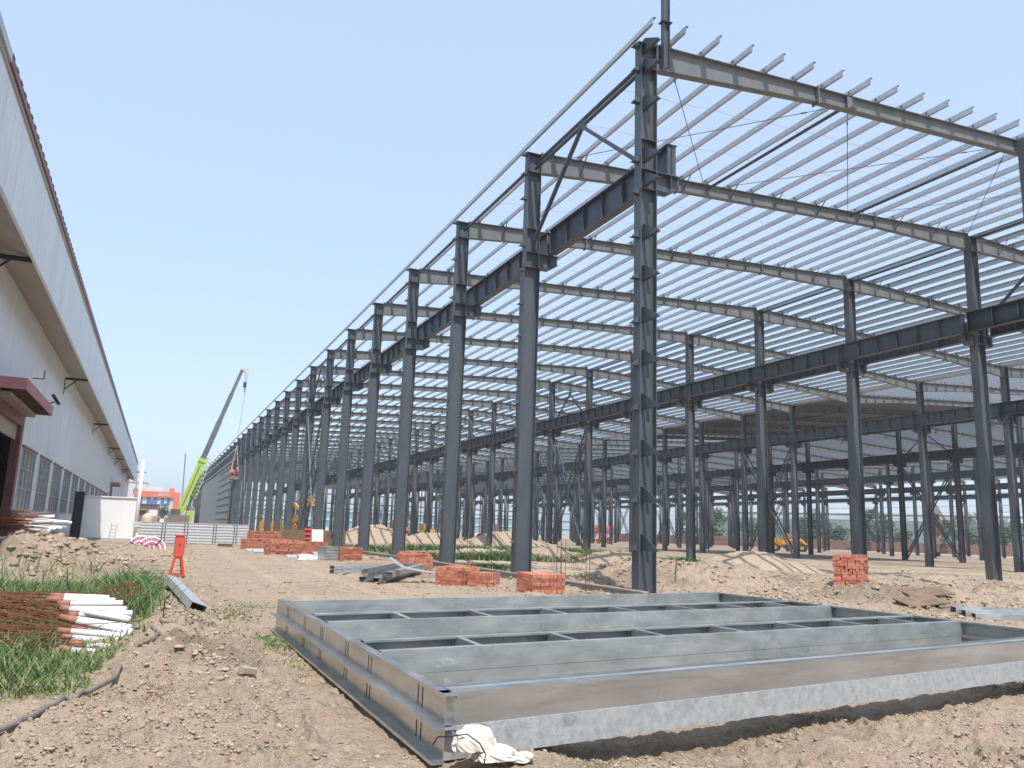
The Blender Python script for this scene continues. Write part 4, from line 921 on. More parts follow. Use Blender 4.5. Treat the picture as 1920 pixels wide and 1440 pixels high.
t = thing('white_pole', 'tall white pole rising beside the container', 'pole', (-1.22, 69.8, 0)); part(MB().tube([(0, 0, 0), (0, 0, 6.2)], .13, 10), 'shaft', M['white'], t, True); part(MB().box(-.45, .35, -.03, .03, 5.2, 5.25), 'crossarm', M['slot'], t); part(MB().tube([(.05, 0, .45), (.28, 0, .12), (.5, 0, .02)], .12, 8), 'foot_elbow', M['white'], t, True)
# long wall of bundled purlins across the road end
t = thing('purlin_stack', 'waist-high stack of long galvanised purlins lying across the road', 'purlin stack', (2.9, 62.3, 0))
ang = 0.0
for k in range(7):
    z = .06+k*.2; m = MB(); m.box(-3.7+(.0 if k < 5 else -.5), 3.45, -.35, .25, z, z+.160); m.box(-3.7, 3.45, -.39, -.35, z+.165, z+.19); m.box(-3.7, 3.45, -.35, .25, z+.165, z+.19)
    part(m, 'purlin_layer', M['galv_light'], t)
for x in (-2.3, -2.1, -.85, -.65, 1.08, 1.25, 2.48, 2.66):
    for k in range(7): part(MB().box(x-.035, x+.035, -.358, -.352, .07+k*.2, .19+k*.2), 'end_slot', M['slot'], t)
m = MB()
for k in range(4): m.box(-.5, .4, -.25, .2, .02+k*.05, .05+k*.05)
tag(part(m, 'timber_offcuts', M['slot'], None, loc=(4.5, 57, 0)), 'small dark stack of boards in front of the purlin stack', 'boards')
# hoses on the ground
def hose(pts, r, lab):
    P = []; 
    for i in range(len(pts)-1):
        a, b = np.array(pts[i]), np.array(pts[i+1]); p0 = np.array(pts[max(i-1, 0)]); p3 = np.array(pts[min(i+2, len(pts)-1)])
        for q in np.linspace(0, 1, 9)[:-1]: P.append(.5*((2*a)+(-p0+b)*q+(2*p0-5*a+4*b-p3)*q*q+(-p0+3*a-3*b+p3)*q**3))
    P.append(np.array(pts[-1])); P = [(p[0], p[1], float(gh(np.array([p[0]]), np.array([p[1]]))[0])+r*1.6+(p[2] if len(p) > 2 else 0)) for p in P]
    Z = np.array([p[2] for p in P]); Zs = np.convolve(np.pad(Z, 9, 'edge'), np.ones(19)/19, 'valid'); P = [(p[0], p[1], max(z, p[2]-.012)) for p, z in zip(P, Zs)]
    tag(part(MB().tube(P, r, 8), 'hose', M['hose'], None, True), lab, 'hose', 'grey hoses on the ground')
hose([(-1.7, 5.2), (-1.2, 5.9), (-.79, 6.6), (-.47, 7.5), (-.22, 8.3), (-.14, 8.85)], .024, 'long grey hose curving out of the bottom left corner')
hose([(.0, 9.35), (.12, 9.9), (.2, 10.6), (.12, 11.4), (.06, 11.9)], .022, 'short grey hose between the white posts and the clods')
hose([(.22, 12.3), (.5, 12.0), (.78, 12.5), (.78, 13.6), (.5, 14.8), (.33, 16.4), (.42, 17.9)], .020, 'pale hose looping beside the folded steel channel')

# ------------------------------------------------------------------ mobile crane
t = thing('mobile_crane', 'lime green mobile crane with a long grey telescopic boom raised beside the hall', 'crane', (3.2, 130, 0))
CO = Vector((3.2, 130, 0))
def c3(x, z, y=130.): return Vector((x, y, z))-CO
part(MB().box(-1.4, 1.35, -5.5, 6.5, .75, 1.45), 'chassis', M['boomgrey'], t)
part(MB().box(-1.45, 1.38, -5.6, -5.3, .45, 2.45).box(-1.2, 1.1, -5.3, -3.0, 1.45, 2.3), 'tail_box', M['hose'], t)
part(MB().box(-1.1, .2, -2.6, 1.6, 1.45, 3.3), 'turret', M['boomgrey'], t); 
cb = part(MB().prism([(-1.0, 1.5), (1.3, 1.5), (1.3, 2.4), (.8, 3.15), (-1.0, 3.15)], 'x', 1.05, 2.0), 'cab', M['lime'], t); part(MB().prism([(-.8, 2.1), (1.22, 2.1), (.78, 3.02), (-.8, 3.02)], 'x', 1.03, 2.02), 'cab_window', M['glass'], cb)
for y in (-4.2, -2.8, 3.2, 4.6):
    for x in (-1.25, 1.2): wl = part(MB().tube([(x-.17, y, .6), (x+.17, y, .6)], .6, 18), 'wheel', M['tyre'], t); part(MB().tube([(x-.175, y, .6), (x+.175, y, .6)], .27, 12), 'hub', M['frame'], wl)
b0, b4 = c3(3.3, 2.7), c3(10.2, 25.1); b1, b2, b3 = [b0.lerp(b4, q) for q in (.365, .62, .82)]
bo = part(MB().bar(b0, b1, .95, 1.0, up=(0, 1, 0)), 'boom', M['lime'], t)
dd = (b1-b0).normalized(); part(MB().bar(b1-dd*.5, b1+dd*.1, 1.15, 1.3, up=(0, 1, 0)), 'boom_collar', M['lime'], bo); part(MB().bar(b0+dd*1.2+Vector((0, -.52, 0)), b1-dd*1.+Vector((0, -.52, 0)), .12, .03, up=(0, 1, 0)), 'boom_stripe', M['boomgrey'], bo)
for (a, b, ww) in ((b1, b2, .78), (b2, b3, .62), (b3, b4, .48)):
    s_ = part(MB().bar(a, b, ww, ww*1.1, up=(0, 1, 0)), 'boom_section', M['boomgrey'], t); d_ = (b-a).normalized(); part(MB().bar(a-d_*.02, a+d_*.25, ww*1.25, ww*1.3, up=(0, 1, 0)), 'section_collar', M['boomgrey'], s_)
hd = part(MB().bar(b4, b4+Vector((.45, 0, -.15)), .6, .3, up=(0, 1, 0)), 'boom_head', M['cream'], t); part(MB().tube([b4+Vector((.55, -.12, -.05)), b4+Vector((.55, .12, -.05))], .42, 16), 'sheave', M['cream'], hd)
part(MB().bar(b0+Vector((1.0, 0, -.8)), b0+dd*5+Vector((.45, 0, -.1)), .36, up=(0, 1, 0)), 'lift_cylinder', M['boomgrey'], t)
def lattice(A, B, wd, nb):
    m = MB(); d = B-A; n = Vector((0, 1, 0)); s = d.normalized().cross(n)
    for i in (-1, 1):
        for j in (-1, 1): m.bar(A+n*i*wd/2+s*j*wd/2, B+n*i*wd/2+s*j*wd/2, .07)
    for k in range(nb):
        p, q = A+d*(k/nb), A+d*((k+1)/nb)
        for i in (-1, 1): m.bar(p+n*i*wd/2-s*wd/2, q+n*i*wd/2+s*wd/2, .05); m.bar(p+s*i*wd/2-n*wd/2, q+s*i*wd/2+n*wd/2, .05); m.bar(q+n*i*wd/2-s*wd/2, q+n*i*wd/2+s*wd/2, .05)
    return m
part(lattice(c3(4.9, 5.0), c3(6.6, 11.0), .85, 10), 'folded_jib', M['limebar'], t)
part(MB().bar(c3(4.2, 2.6), c3(5.1, 7.5), .12), 'stay', M['boomgrey'], t)
tip = b4+Vector((.6, 0, -.3))
part(MB().tube([tip, tip+Vector((0, 0, -1.6))], .03, 5), 'hoist_rope', M['slot'], t)
hk = part(MB().rbox(tip+Vector((0, 0, -2.0)), (.45, .3, .8)), 'hook_block', M['slot'], t); part(MB().tube([tip+Vector(p) for p in ((0, 0, -2.4), (0, 0, -2.75), (.18, 0, -2.95), (.05, 0, -3.15), (-.15, 0, -3.0))], .07, 6), 'hook', M['slot'], hk)
part(MB().tube([tip+Vector((.3, 0, 0)), Vector((10.45, 130, 13.3))-CO], .022, 5), 'hoist_rope', M['slot'], t)
t = thing('man_basket', 'steel work basket hanging from the crane against the row of columns', 'work basket', (10.5, 130, 8.05))
part(MB().box(-.65, .65, -.5, .5, 0, .06), 'floor', M['slot'], t)
m = MB()
for z in (.5, 1.0): m.tube([(-.65, -.5, z), (.65, -.5, z), (.65, .5, z), (-.65, .5, z), (-.65, -.5, z)], .035, 5)
for x in (-.65, 0, .65):
    for y in (-.5, .5): m.bar((x, y, 0), (x, y, 1.0), .05)
part(m, 'railing', M['rustb'], t); part(MB().box(-.64, .64, -.51, -.49, .05, .55), 'kick_panel', M['hose'], t)
for x in (-.6, .6): part(MB().tube([(x, 0, 1.0), (0, 0, 5.25)], .05, 6), 'sling', M['cream'], t)
def person(x, y, z, lab, top, hat, lean=0., arm=.9):
    m = bpy.data.meshes.new('person'); V = [(0, 0, .93), (0, 0, 1.15), (lean*.2, 0, 1.42), (lean*.3, 0, 1.53), (lean*.35, 0, 1.68), (.1, 0, .9), (.12, -.04, .5), (.12, 0, .08), (.12, -.14, .04), (-.1, 0, .9), (-.12, -.04, .5), (-.12, 0, .08), (-.12, -.14, .04), (.2+lean*.2, 0, 1.4), (.27+lean*.2, -.12, 1.13), (.22, -.36, arm+.1), (-.2+lean*.2, 0, 1.4), (-.27+lean*.2, -.12, 1.13), (-.22, -.36, arm+.1)]
    Ed = [(0, 1), (1, 2), (2, 3), (3, 4), (0, 5), (5, 6), (6, 7), (7, 8), (0, 9), (9, 10), (10, 11), (11, 12), (2, 13), (13, 14), (14, 15), (2, 16), (16, 17), (17, 18)]
    rad = [.15, .15, .16, .065, .105, .1, .07, .05, .045, .1, .07, .05, .045, .07, .05, .04, .07, .05, .04]
    m.from_pydata(V, Ed, []); o = link('person', m, None, (x, y, z)); sk = o.modifiers.new('skin', 'SKIN'); 
    for i, r_ in enumerate(rad): m.skin_vertices[0].data[i].radius = (r_, r_*.85)
    m.skin_vertices[0].data[0].use_root = True; ss_ = o.modifiers.new('sub', 'SUBSURF'); ss_.levels = 1; ss_.render_levels = 1; m.materials.append(M['skin'])
    mb = MB().tube([(0, 0, .95), (0, 0, 1.15), (lean*.2, 0, 1.45)], .2, 12, rs=[.19, .2, .2]); mb.tube([(.2+lean*.2, 0, 1.42), (.28+lean*.2, -.12, 1.12), (.23, -.3, arm+.14)], .065, 8); mb.tube([(-.2+lean*.2, 0, 1.42), (-.28+lean*.2, -.12, 1.12), (-.23, -.3, arm+.14)], .065, 8)
    part(mb, 'jacket', top, o, True)
    mb = MB()
    for s in (-1, 1): mb.tube([(s*.09, 0, .98), (s*.125, -.04, .5), (s*.125, 0, .1)], .1, 8, rs=[.12, .09, .075])
    part(mb, 'trousers', M['bluecloth'], o, True); hx = lean*.35
    part(MB().tube([(hx, 0, 1.71), (hx, 0, 1.78), (hx, 0, 1.84)], .1, 12, rs=[.14, .13, .06]), 'helmet', hat, o, True)
    tag(o, lab, 'person'); return o
person(10.2, 129.9, 8.11, 'person in orange vest and yellow helmet standing in the hanging basket', M['orangecloth'], M['yellow'], -.2); person(10.85, 130.1, 8.11, 'person in dark blue jacket and white helmet in the hanging basket', M['bluecloth'], M['white'], .1)
t = thing('antenna_mast', 'thin dark mast rising behind the crane boom', 'mast', (5.6, 200, 0)); m = MB()
for i in (-.15, .15): m.bar((i, 0, 0), (i*.3-.5, 0, 17), .08)
for k in range(16): m.bar((-.15-.03*k, 0, k*1.05), (.15-.03*k, 0, k*1.05+.9), .05)
part(m, 'lattice_shaft', M['slot'], t)
# ------------------------------------------------------------------ office block and small buildings at the end of the road
t = thing('office_building', 'orange and white building with big blue letters at the far end of the road', 'building', (0, 300, 0))
part(MB().box(-7, 5.4, 0, 14, 0, 11.3), 'wall', M['whitefacade'], t)
part(MB().box(-7, 7.3, -.6, 0, 9.35, 11.3), 'fascia_band', M['orangebld'], t); part(MB().box(5.4, 7.3, -.6, 14, 0, 9.35), 'corner_pillar', M['orangebld'], t); part(MB().box(3.9, 5.45, 0, 3, 11.3, 12.6), 'roof_box', M['orangebld'], t)
part(MB().box(-3.4, 1.8, 4, 12, 11.3, 12.9), 'penthouse', M['whitefacade'], t); m = MB().box(-7, 3.9, -.3, -.25, 11.9, 11.97)
for k in range(12): m.box(-7+k*.95, -6.95+k*.95, -.3, -.25, 11.3, 11.9)
part(m, 'roof_railing', M['frame'], t)
def text(name, s, size, x, z, mt, par, ext=.05, xs=1.):
    cu = bpy.data.curves.new(name, 'FONT'); cu.body = s; cu.size = size; cu.extrude = ext; o = bpy.data.objects.new(name+'_curve', cu); sc.collection.objects.link(o)
    bpy.context.view_layer.update(); me = bpy.data.meshes.new_from_object(o.evaluated_get(bpy.context.evaluated_depsgraph_get())); bpy.data.objects.remove(o); me.materials.clear(); me.materials.append(mt)
    q = link(name, me, par, (x, -.68, z), (R(90), 0, 0)); q.scale = (xs, 1, 1); return q
text('sign_lettering', '福纪中心', 1.05, .15, 9.85, M['signwhite'], t)
m = MB(); m.prism([(-2.85, 6.5), (-2.85, 9.2), (-2.1, 9.2), (-1.3, 7.9), (-.5, 9.2), (.3, 9.2), (.3, 6.5), (-.35, 6.5), (-.35, 8.0), (-1.1, 6.8), (-1.5, 6.8), (-2.2, 8.0), (-2.2, 6.5)], 'y', -.2, -.02); part(m, 'big_letter', M['bluesign'], t)
out = [(1.5, 9.2), (1.5, 7.6)]+[(2.9-1.4*math.cos(a), 7.6-1.15*math.sin(a)) for a in np.linspace(.2, math.pi-.2, 9)]+[(4.3, 7.6), (4.3, 9.2), (3.4, 9.2), (3.4, 7.7)]+[(2.9+.5*math.cos(a), 7.7-.4*math.sin(a)) for a in np.linspace(.3, math.pi-.3, 7)]+[(2.4, 7.7), (2.4, 9.2)]
part(MB().prism(out, 'y', -.2, -.02), 'big_letter', M['bluesign'], t); part(MB().box(-5.0, -4.2, -.2, -.02, 6.5, 9.2), 'big_letter', M['bluesign'], t)
for k in range(11): part(MB().box(-5.6+k*.92, -5.0+k*.92, -.04, -.01, 5.2, 6.15), 'window', M['glass'], t)
part(MB().box(-7, 4.6, -.9, -.02, 4.9, 5.05), 'canopy', M['maroon'], t)
t = thing('tall_grey_building', 'plain pale grey building rising behind the end of the factory', 'building', (-6.5, 330, 0)); part(MB().box(-4, 3.0, 0, 10, 0, 15.2), 'wall', M['whitefacade'], t); part(MB().box(-4.2, 3.2, -.2, 10.2, 15.2, 15.5), 'roof_slab', M['frame'], t)
part(MB().box(-1.5, .5, -.03, 0, 11, 13), 'window', M['glass'], t)
t = thing('entrance_shed', 'beige shed with a dark maroon roof beam before the orange building', 'shed', (-1.3, 190, 0))
part(MB().box(-3.5, 1.9, 0, 6, 0, 3.9), 'wall', M['soffit'], t); part(MB().box(-3.6, 2.3, -.4, 6.4, 4.75, 5.0), 'roof', M['maroon'], t); part(MB().box(2.1, 2.3, -.3, -.1, 0, 4.75), 'roof_post', M['maroon'], t); part(MB().box(-3.5, 1.9, .2, 5.8, 3.9, 4.75), 'clerestory', M['whitefacade'], t)
part(MB().box(.2, 1.85, -.05, 0, 2.5, 3.8), 'white_panel', M['white'], t)
t = thing('red_roofed_kiosk', 'small red-roofed kiosk beside the cream water tank', 'kiosk', (-2.6, 178, 0)); part(MB().box(-1.5, 1.2, 0, 3, 0, 2.5), 'wall', M['pinkred'], t); part(MB().prism([(-1.7, 3.45), (1.5, 3.45), (1.5, 3.6), (-1.7, 3.6)], 'y', -.5, 3.3), 'roof', M['redroof'], t); part(MB().box(-1.2, -.1, -.03, 0, 0, 2.), 'doorway', M['dark'], t); part(MB().box(-1.4, 1.1, .1, 2.9, 2.5, 3.45), 'gable', M['pinkred'], t)
pr = [(0, 0), (1.05, .1), (1.1, .9), (1.1, 1.7), (.95, 2.2), (.45, 2.6), (.15, 2.7)]
t = thing('water_tank', 'round cream plastic water tank among the red-roofed sheds', 'tank', (-1.1, 172, .25)); part(MB().tube([(0, 0, z) for r_, z in pr], 1, 20, rs=[max(.05, r_) for r_, z in pr]), 'shell', M['cream'], t, True); part(MB().tube([(0, 0, 2.66), (0, 0, 2.8)], .3, 12), 'lid', M['cream'], t)
t = thing('small_white_cabinet', 'small white cabinet left of the crane', 'cabinet', (1.25, 150, 0)); part(MB().box(-.35, .35, -.3, .3, .2, 1.95), 'body', M['white'], t); part(MB().box(-.4, .4, -.35, .35, 1.95, 2.0), 'top', M['frame'], t)
t = thing('gatehouse', 'low white gatehouse with a blue sign right of the crane', 'gatehouse', (8.9, 250, 0)); part(MB().box(-1.3, 1.6, 0, 4, 0, 5.3), 'wall', M['whitefacade'], t); part(MB().box(-1.4, 1.7, -.3, 4.2, 5.3, 5.45), 'roof', M['frame'], t)
sg = part(MB().box(-.9, 1.2, -.2, 0, 5.45, 6.1), 'sign_board', M['bluesign'], t); 
for k in range(3): m = MB(); x = -.7+k*.65; m.box(x, x+.42, -.23, -.2, 5.55, 5.6); m.box(x, x+.42, -.23, -.2, 5.72, 5.77); m.box(x+.18, x+.24, -.23, -.2, 5.5, 6.0); m.box(x+.02, x+.40, -.23, -.2, 5.9, 5.95); part(m, 'sign_mark', M['signwhite'], sg)
for k in range(3): part(MB().box(-1.0+k*.8, -.6+k*.8, -.02, 0, 2.2, 3.6), 'window', M['glass'], t)
# debris and hedge between
# ------------------------------------------------------------------ trees
def tree_mesh(seed, h, w, n=1500, tall=1.):
    rr_ = np.random.default_rng(seed); nb = 16; C = []
    for i in range(nb):
        a = rr_.uniform(0, 6.28); r_ = w*.5*math.sqrt(rr_.uniform(.0, .75)); z = h*rr_.uniform(.32, .92); k = 1-abs(z/h-.55)*1.1
        C.append((r_*k*math.cos(a), r_*k*math.sin(a), z, rr_.uniform(.16, .30)*w))
    m = MB(); tint = []
    for i in range(n):
        c = C[rr_.integers(nb)]; v = rr_.normal(size=3); v /= np.linalg.norm(v); q = c[3]*rr_.uniform(.55, 1.05)
        p = np.array([c[0]+v[0]*q, c[1]+v[1]*q, c[2]+v[2]*q*.8]); s = rr_.uniform(.10, .24)*w/4.5
        u = rr_.normal(size=3); u /= np.linalg.norm(u); x = np.cross(u, [0.3, .2, 1]); x /= np.linalg.norm(x); y = np.cross(u, x)
        m.poly([p-x*s, p-y*s*.6, p+x*s, p+y*s*.6]); tint.append(float(np.clip(rr_.normal(.45, .25), 0, 1)))
    m.tint = tint; return m.mesh('crown', M['foliage'])
def trunk_mesh(seed, h):
    rr_ = random.Random(seed); m = MB(); m.tube([(0, 0, 0), (.05, 0, h*.3), (0, .08, h*.6)], .16, 8, rs=[.2, .14, .07])
    for k in range(6): a = rr_.uniform(0, 6.28); z = h*rr_.uniform(.25, .5); m.tube([(0.02, 0, z), (.9*math.cos(a), .9*math.sin(a), z+h*.2)], .05, 5, rs=[.07, .02])
    return m.mesh('trunk', M['bark'], True)
TM = [(tree_mesh(50+k, 9, 6.5), trunk_mesh(k, 9)) for k in range(4)]
def tree(x, y, s, k, lab, grp, rz=None, sz=1.):
    t = thing('tree', lab, 'tree', (x, y, 0), random.uniform(0, 6), grp); t.scale = (s, s, s*sz); link('crown', TM[k % 4][0], t); link('trunk', TM[k % 4][1], t); return t
th0 = [52.0, 50.6, 49.3, 47.0, 45.9, 45.0, 44.0, 43.2, 42.0, 41.0, 38.6, 37.7, 35.5, 33.6, 54.1, 53.0]
for i, a in enumerate(th0):
    d = 262+18*math.sin(i*2.3); s = 1.05+.25*math.sin(i*1.7)
    tree(d*math.sin(R(a+2.2)), d*math.cos(R(a+2.2)), s, i, 'green tree in the row beyond the right side of the hall', 'trees beyond the right side of the hall')
for i, (x, y, s, l) in enumerate([(2.2, 262, .62, 'round olive tree before the orange building'), (22, 320, .8, 'dark green tree seen between the far columns on the left'), (27, 322, .7, 'smaller green tree between the far left columns'), (82, 340, .9, 'green tree seen behind the laced braces in the middle')]): tree(x, y, s, i, l, None)
# ------------------------------------------------------------------ factories and wall behind the open hall
def longhall(name, lab, x, y, L, H, D, rz, wm, nwin, wmat, band=None):
    t = thing(name, lab, 'factory', (x, y, 0), rz); part(MB().box(0, L, 0, D, 0, H), 'wall', wm, t); part(MB().prism([(-.3, H), (D/2, H+D*.05), (D+.3, H), (D+.3, H+.25), (D/2, H+D*.05+.3), (-.3, H+.25)], 'x', -.3, L+.3), 'roof', M['frame'], t)
    if band: part(MB().box(0, L, -.08, 0, H-1.8, H-.2), 'top_band', band, t)
    wmsh = MB().box(0, L/nwin*.7, -.06, 0, 0, 2.2).mesh('window', wmat)
    for k in range(nwin):
        for z in (1.4, H*.55): link('window', wmsh, t, (L/nwin*(k+.15), -.01, z))
    return t
longhall('white_factory', 'pale factory with blue windows behind the far end of the hall', 22, 352, 150, 9.5, 30, 0, M['whitepanel'], 18, M['bluegirt'])
longhall('green_factory', 'long pale green glazed factory beyond the right side of the hall', 175, 226, 110, 11, 26, R(-54), M['greenbld'], 16, M['greenbld'], M['whitepanel'])
t = thing('brick_wall', 'low red brick boundary wall beyond the right side of the hall', 'wall', (148, 216, 0), R(-54)); part(MB().box(-20, 120, 0, .3, 0, 2.6), 'wall', M['browall'], t)
for k in range(24): part(MB().box(-20+k*6, -19.6+k*6, -.08, .38, 0, 2.75), 'pier', M['browall'], t)
t = thing('red_roof_house', 'small house with a bright red roof beyond the boundary wall', 'house', (133, 232, 0), R(-54)); part(MB().box(-4, 4, 0, 5, 0, 3.2), 'wall', M['whitefacade'], t); part(MB().prism([(-.4, 3.2), (2.5, 5.), (5.4, 3.2)], 'x', -4.4, 4.4), 'roof', M['redroof'], t)
# ------------------------------------------------------------------ sand heaps
def heap(x, y, rx, ry, h, lab, seed, mt='sand', grp=None, name='sand_heap'):
    n = 46; m = MB(); g = np.linspace(-1.25, 1.25, n); X, Y = np.meshgrid(g, g); r = np.hypot(X, Y); Z = np.clip(1-r, 0, 1)
    Z = np.where(r < 1, (1-r)**.9, 0)*h*(1-.25*np.exp(-(r/.18)**2)); q = fbm(X*3+seed, Y*3, 1.4, 5, seed, mt != 'sand'); Z = Z*(.72+.55*q)+((fbm(X*9, Y*9, 2, 3, seed)-.5)*.06 if mt == 'sand' else (fbm(X*9, Y*9, 2, 3, seed)-.5)*.2*h)*(r < 1.05)
    Z = np.where(r < 1.05, Z, -.25)
    wx = x+X*rx; wy = y+Y*ry; G_ = gh(wx.ravel(), wy.ravel(), False).reshape(wx.shape)
    m.v = [(float(a), float(b), float(c)) for a, b, c in zip((wx-x).ravel(), (wy-y).ravel(), (Z+G_-.04).ravel())]
    for i in range(n-1):
        for j in range(n-1): m.f.append([i*n+j, i*n+j+1, (i+1)*n+j+1, (i+1)*n+j]); m.mi.append(0)
    tag(part(m, name, M[mt], None, True, loc=(x, y, 0)), lab, 'sand heap' if mt == 'sand' else 'earth heap', grp)
heap(28.2, 33.5, 4.2, 2.8, 1.25, 'smooth heap of yellow sand right of the corner column', 2)
heap(21.5, 86, 5.5, 4, 2.3, 'far sand heap seen between the sixth and seventh columns', 3); heap(27.5, 84, 5, 3.5, 1.6, 'sand heap right of the tall one, behind the fifth column', 4); heap(38.5, 90, 6, 4, 2.1, 'wide sand heap seen left of the fourth column', 5); heap(33.2, 70, 4, 3, 1.1, 'low sand heap behind the weeds by the third column', 6)
heap(21, 42.5, 2.6, 1.7, .75, 'clumpy earth heap in front of the braced columns', 7, 'ground', None, 'earth_heap'); heap(24.5, 41, 3, 1.8, .6, 'low clumpy earth heap right of the first clumpy one', 8, 'ground', None, 'earth_heap')
heap(24.4, 31.2, 2.4, 1.6, .7, 'lumpy earth heap touching the left foot of the sand', 9, 'ground', None, 'earth_heap')
# ------------------------------------------------------------------ machines inside the hall
def wheels(t, pts, r, w_, rim=None):
    for (x, y) in pts: o = part(MB().tube([(x-w_/2, y, r), (x+w_/2, y, r)], r, 20), 'wheel', M['tyre'], t); part(MB().tube([(x-w_/2-.01, y, r), (x+w_/2+.01, y, r)], r*.5, 12), 'rim', rim or M['yellow'], o)
t = thing('road_grader', 'yellow road grader with big wheels standing under the hall roof', 'grader', (100.8, 112.6, 0), R(-48+180+90))
# local: y forward along machine length, x width
wheels(t, [(-1.0, 3.6), (1.0, 3.6), (-1.0, -2.4), (1.0, -2.4), (-1.0, -.9), (1.0, -.9)], .68, .38)
part(MB().prism([(-3.4, 1.0), (.1, 1.0), (.1, 2.1), (-.6, 2.3), (-3.2, 2.15)], 'x', -.55, .55), 'engine_hood', M['yellow'], t)
cb = part(MB().box(-.75, .75, .15, 1.4, 1.2, 3.1), 'cab', M['yellow'], t); part(MB().box(-.76, .76, .25, 1.3, 2.0, 2.95), 'cab_window', M['glass'], cb)
part(MB().tube([(0, 1.3, 1.75), (0, 2.4, 2.15), (0, 3.3, 1.9), (0, 4.2, 1.2)], .2, 8, rs=[.26, .22, .22, .25]), 'front_frame', M['yellow'], t)
part(MB().prism([(1.5, .15), (1.62, .15), (1.75, .7), (1.6, .7)], 'x', -1.6, 1.6), 'blade', M['rustb'], t); part(MB().bar((-.4, 2.2, 2.9), (-.4, 2.2, 1.2), .12), 'lift_cylinder', M['yellow'], t); part(MB().bar((.4, 2.2, 2.9), (.4, 2.2, 1.2), .12), 'lift_cylinder', M['yellow'], t)
part(MB().box(-1, 1, 4.6, 4.8, .4, 1.1), 'front_plate', M['yellow'], t)
t = thing('drilling_truck', 'dark rig truck with an orange lattice boom folded over it', 'rig truck', (135.5, 110.5, 0), R(-51.5+90))
wheels(t, [(x, y) for x in (-5.5, -4.2, 1.5, 2.9, 4.6) for y in (-1.15, 1.15)], .55, .01, M['slot']) if 0 else None
for x in (-5.2, -3.9, 1.5, 2.9, 4.6): o = part(MB().tube([(x, -1.2, .55), (x, 1.2, .55)], .55, 16), 'wheel', M['tyre'], t)
part(MB().box(-6.4, 6.0, -1.1, 1.1, .8, 1.35), 'chassis', M['slot'], t); cb = part(MB().prism([(-6.9, .7), (-5.2, .7), (-5.2, 3.2), (-6.4, 3.2), (-6.9, 2.1)], 'y', -1.15, 1.15), 'cab', M['hose'], t); part(MB().box(-6.95, -6.3, -1.0, 1.0, 2.1, 2.95), 'windscreen', M['glass'], cb)
part(MB().box(-1.6, 2.6, -1.1, 1.1, 1.36, 3.9), 'engine_house', M['hose'], t); part(MB().box(-5.0, -1.8, -1.1, 1.1, 1.36, 2.4), 'deck_box', M['boomgrey'], t)
A_, B_ = Vector((-2.6, -1.0, 7.3)), Vector((6.8, -1.0, 2.8)); part(lattice(A_, B_, 1.1, 11), 'lattice_boom', M['yellow'], t); part(MB().rbox((-2.1, -1, 7.9), (2.2, .9, 1.5), (0, .45, 0)), 'boom_head', M['boomgrey'], t); part(MB().bar((6.4, -1, .9), (6.4, -1, 3.6), .25), 'boom_rest', M['yellow'], t); part(MB().rbox((7.2, -1, 3.4), (1.6, .8, .35), (0, -.25, 0)), 'boom_foot', M['yellow'], t)
part(MB().box(5.6, 7.4, -1.1, 1.1, .5, .9), 'rear_platform', M['redroof'], t)
def loader(x, y, rz, lab, col, s=1., name='wheel_loader', cat='loader'):
    t = thing(name, lab, cat, (x, y, 0), rz); t.scale = (s, s, s); wheels(t, [(-.9, -1.2), (.9, -1.2), (-.9, 1.3), (.9, 1.3)], .6, .4, col)
    part(MB().prism([(-2.2, .7), (-.3, .7), (-.3, 1.7), (-2.0, 1.75)], 'x', -.7, .7), 'engine_hood', col, t); cb = part(MB().box(-.65, .65, -.3, .9, .8, 2.7), 'cab', col, t); part(MB().box(-.66, .66, -.2, .8, 1.6, 2.5), 'cab_window', M['glass'], cb)
    part(MB().bar((0, .9, 1.2), (0, 2.6, .7), .25), 'arm', col, t); part(MB().prism([(2.4, .15), (3.3, .1), (3.1, .9), (2.5, 1.0)], 'x', -1.1, 1.1), 'bucket', M['slot'], t); return t
loader(46.5, 146, .3, 'yellow loader seen small between the third and fourth columns', M['yellow']); loader(62, 149, 1.2, 'dark red tractor seen between the second and third columns', M['redroof'], 1.2, 'tractor', 'tractor'); loader(88, 152, 1.0, 'bright red tractor far off left of the corner column', M['orange'], .8, 'tractor', 'tractor')
loader(36, 128, 1.4, 'pale yellow machine behind the sand heaps', M['yellow'], 1.1, 'wheel_loader', 'loader')
t = thing('boom_lift', 'orange boom lift with folded arm between the columns on the left', 'boom lift', (13.6, 88, 0), .5); wheels(t, [(-.9, -1), (.9, -1), (-.9, 1), (.9, 1)], .45, .3)
part(MB().box(-.8, .8, -1.3, 1.3, .5, 1.6), 'base', M['yellow'], t); part(MB().bar((0, .9, 1.6), (.1, -1.4, 2.6), .32), 'lower_arm', M['yellow'], t); part(MB().bar((0, .9, 1.9), (.1, -1.4, 3.0), .22), 'middle_arm', M['yellow'], t); part(MB().bar((.3, -1.4, 2.8), (.2, 1.4, 4.1), .3), 'upper_arm', M['yellow'], t); part(MB().box(-.5, .8, -2.3, -1.5, 3.6, 4.4), 'platform', M['yellow'], t)
t = thing('scissor_platform', 'low yellow platform machine left of the boom lift', 'lift', (12.0, 95, 0), .3); wheels(t, [(-.6, -.8), (.6, -.8), (-.6, .8), (.6, .8)], .3, .2); part(MB().box(-.7, .7, -1.2, 1.2, .4, 1.9), 'body', M['yellow'], t); part(MB().box(-.75, .75, -1.25, 1.25, 2.5, 2.58), 'rail', M['yellow'], t); part(MB().box(-.7, -.64, -1.2, -1.14, 1.9, 2.5), 'rail_post', M['yellow'], t); part(MB().box(.64, .7, -1.2, -1.14, 1.9, 2.5), 'rail_post', M['yellow'], t)
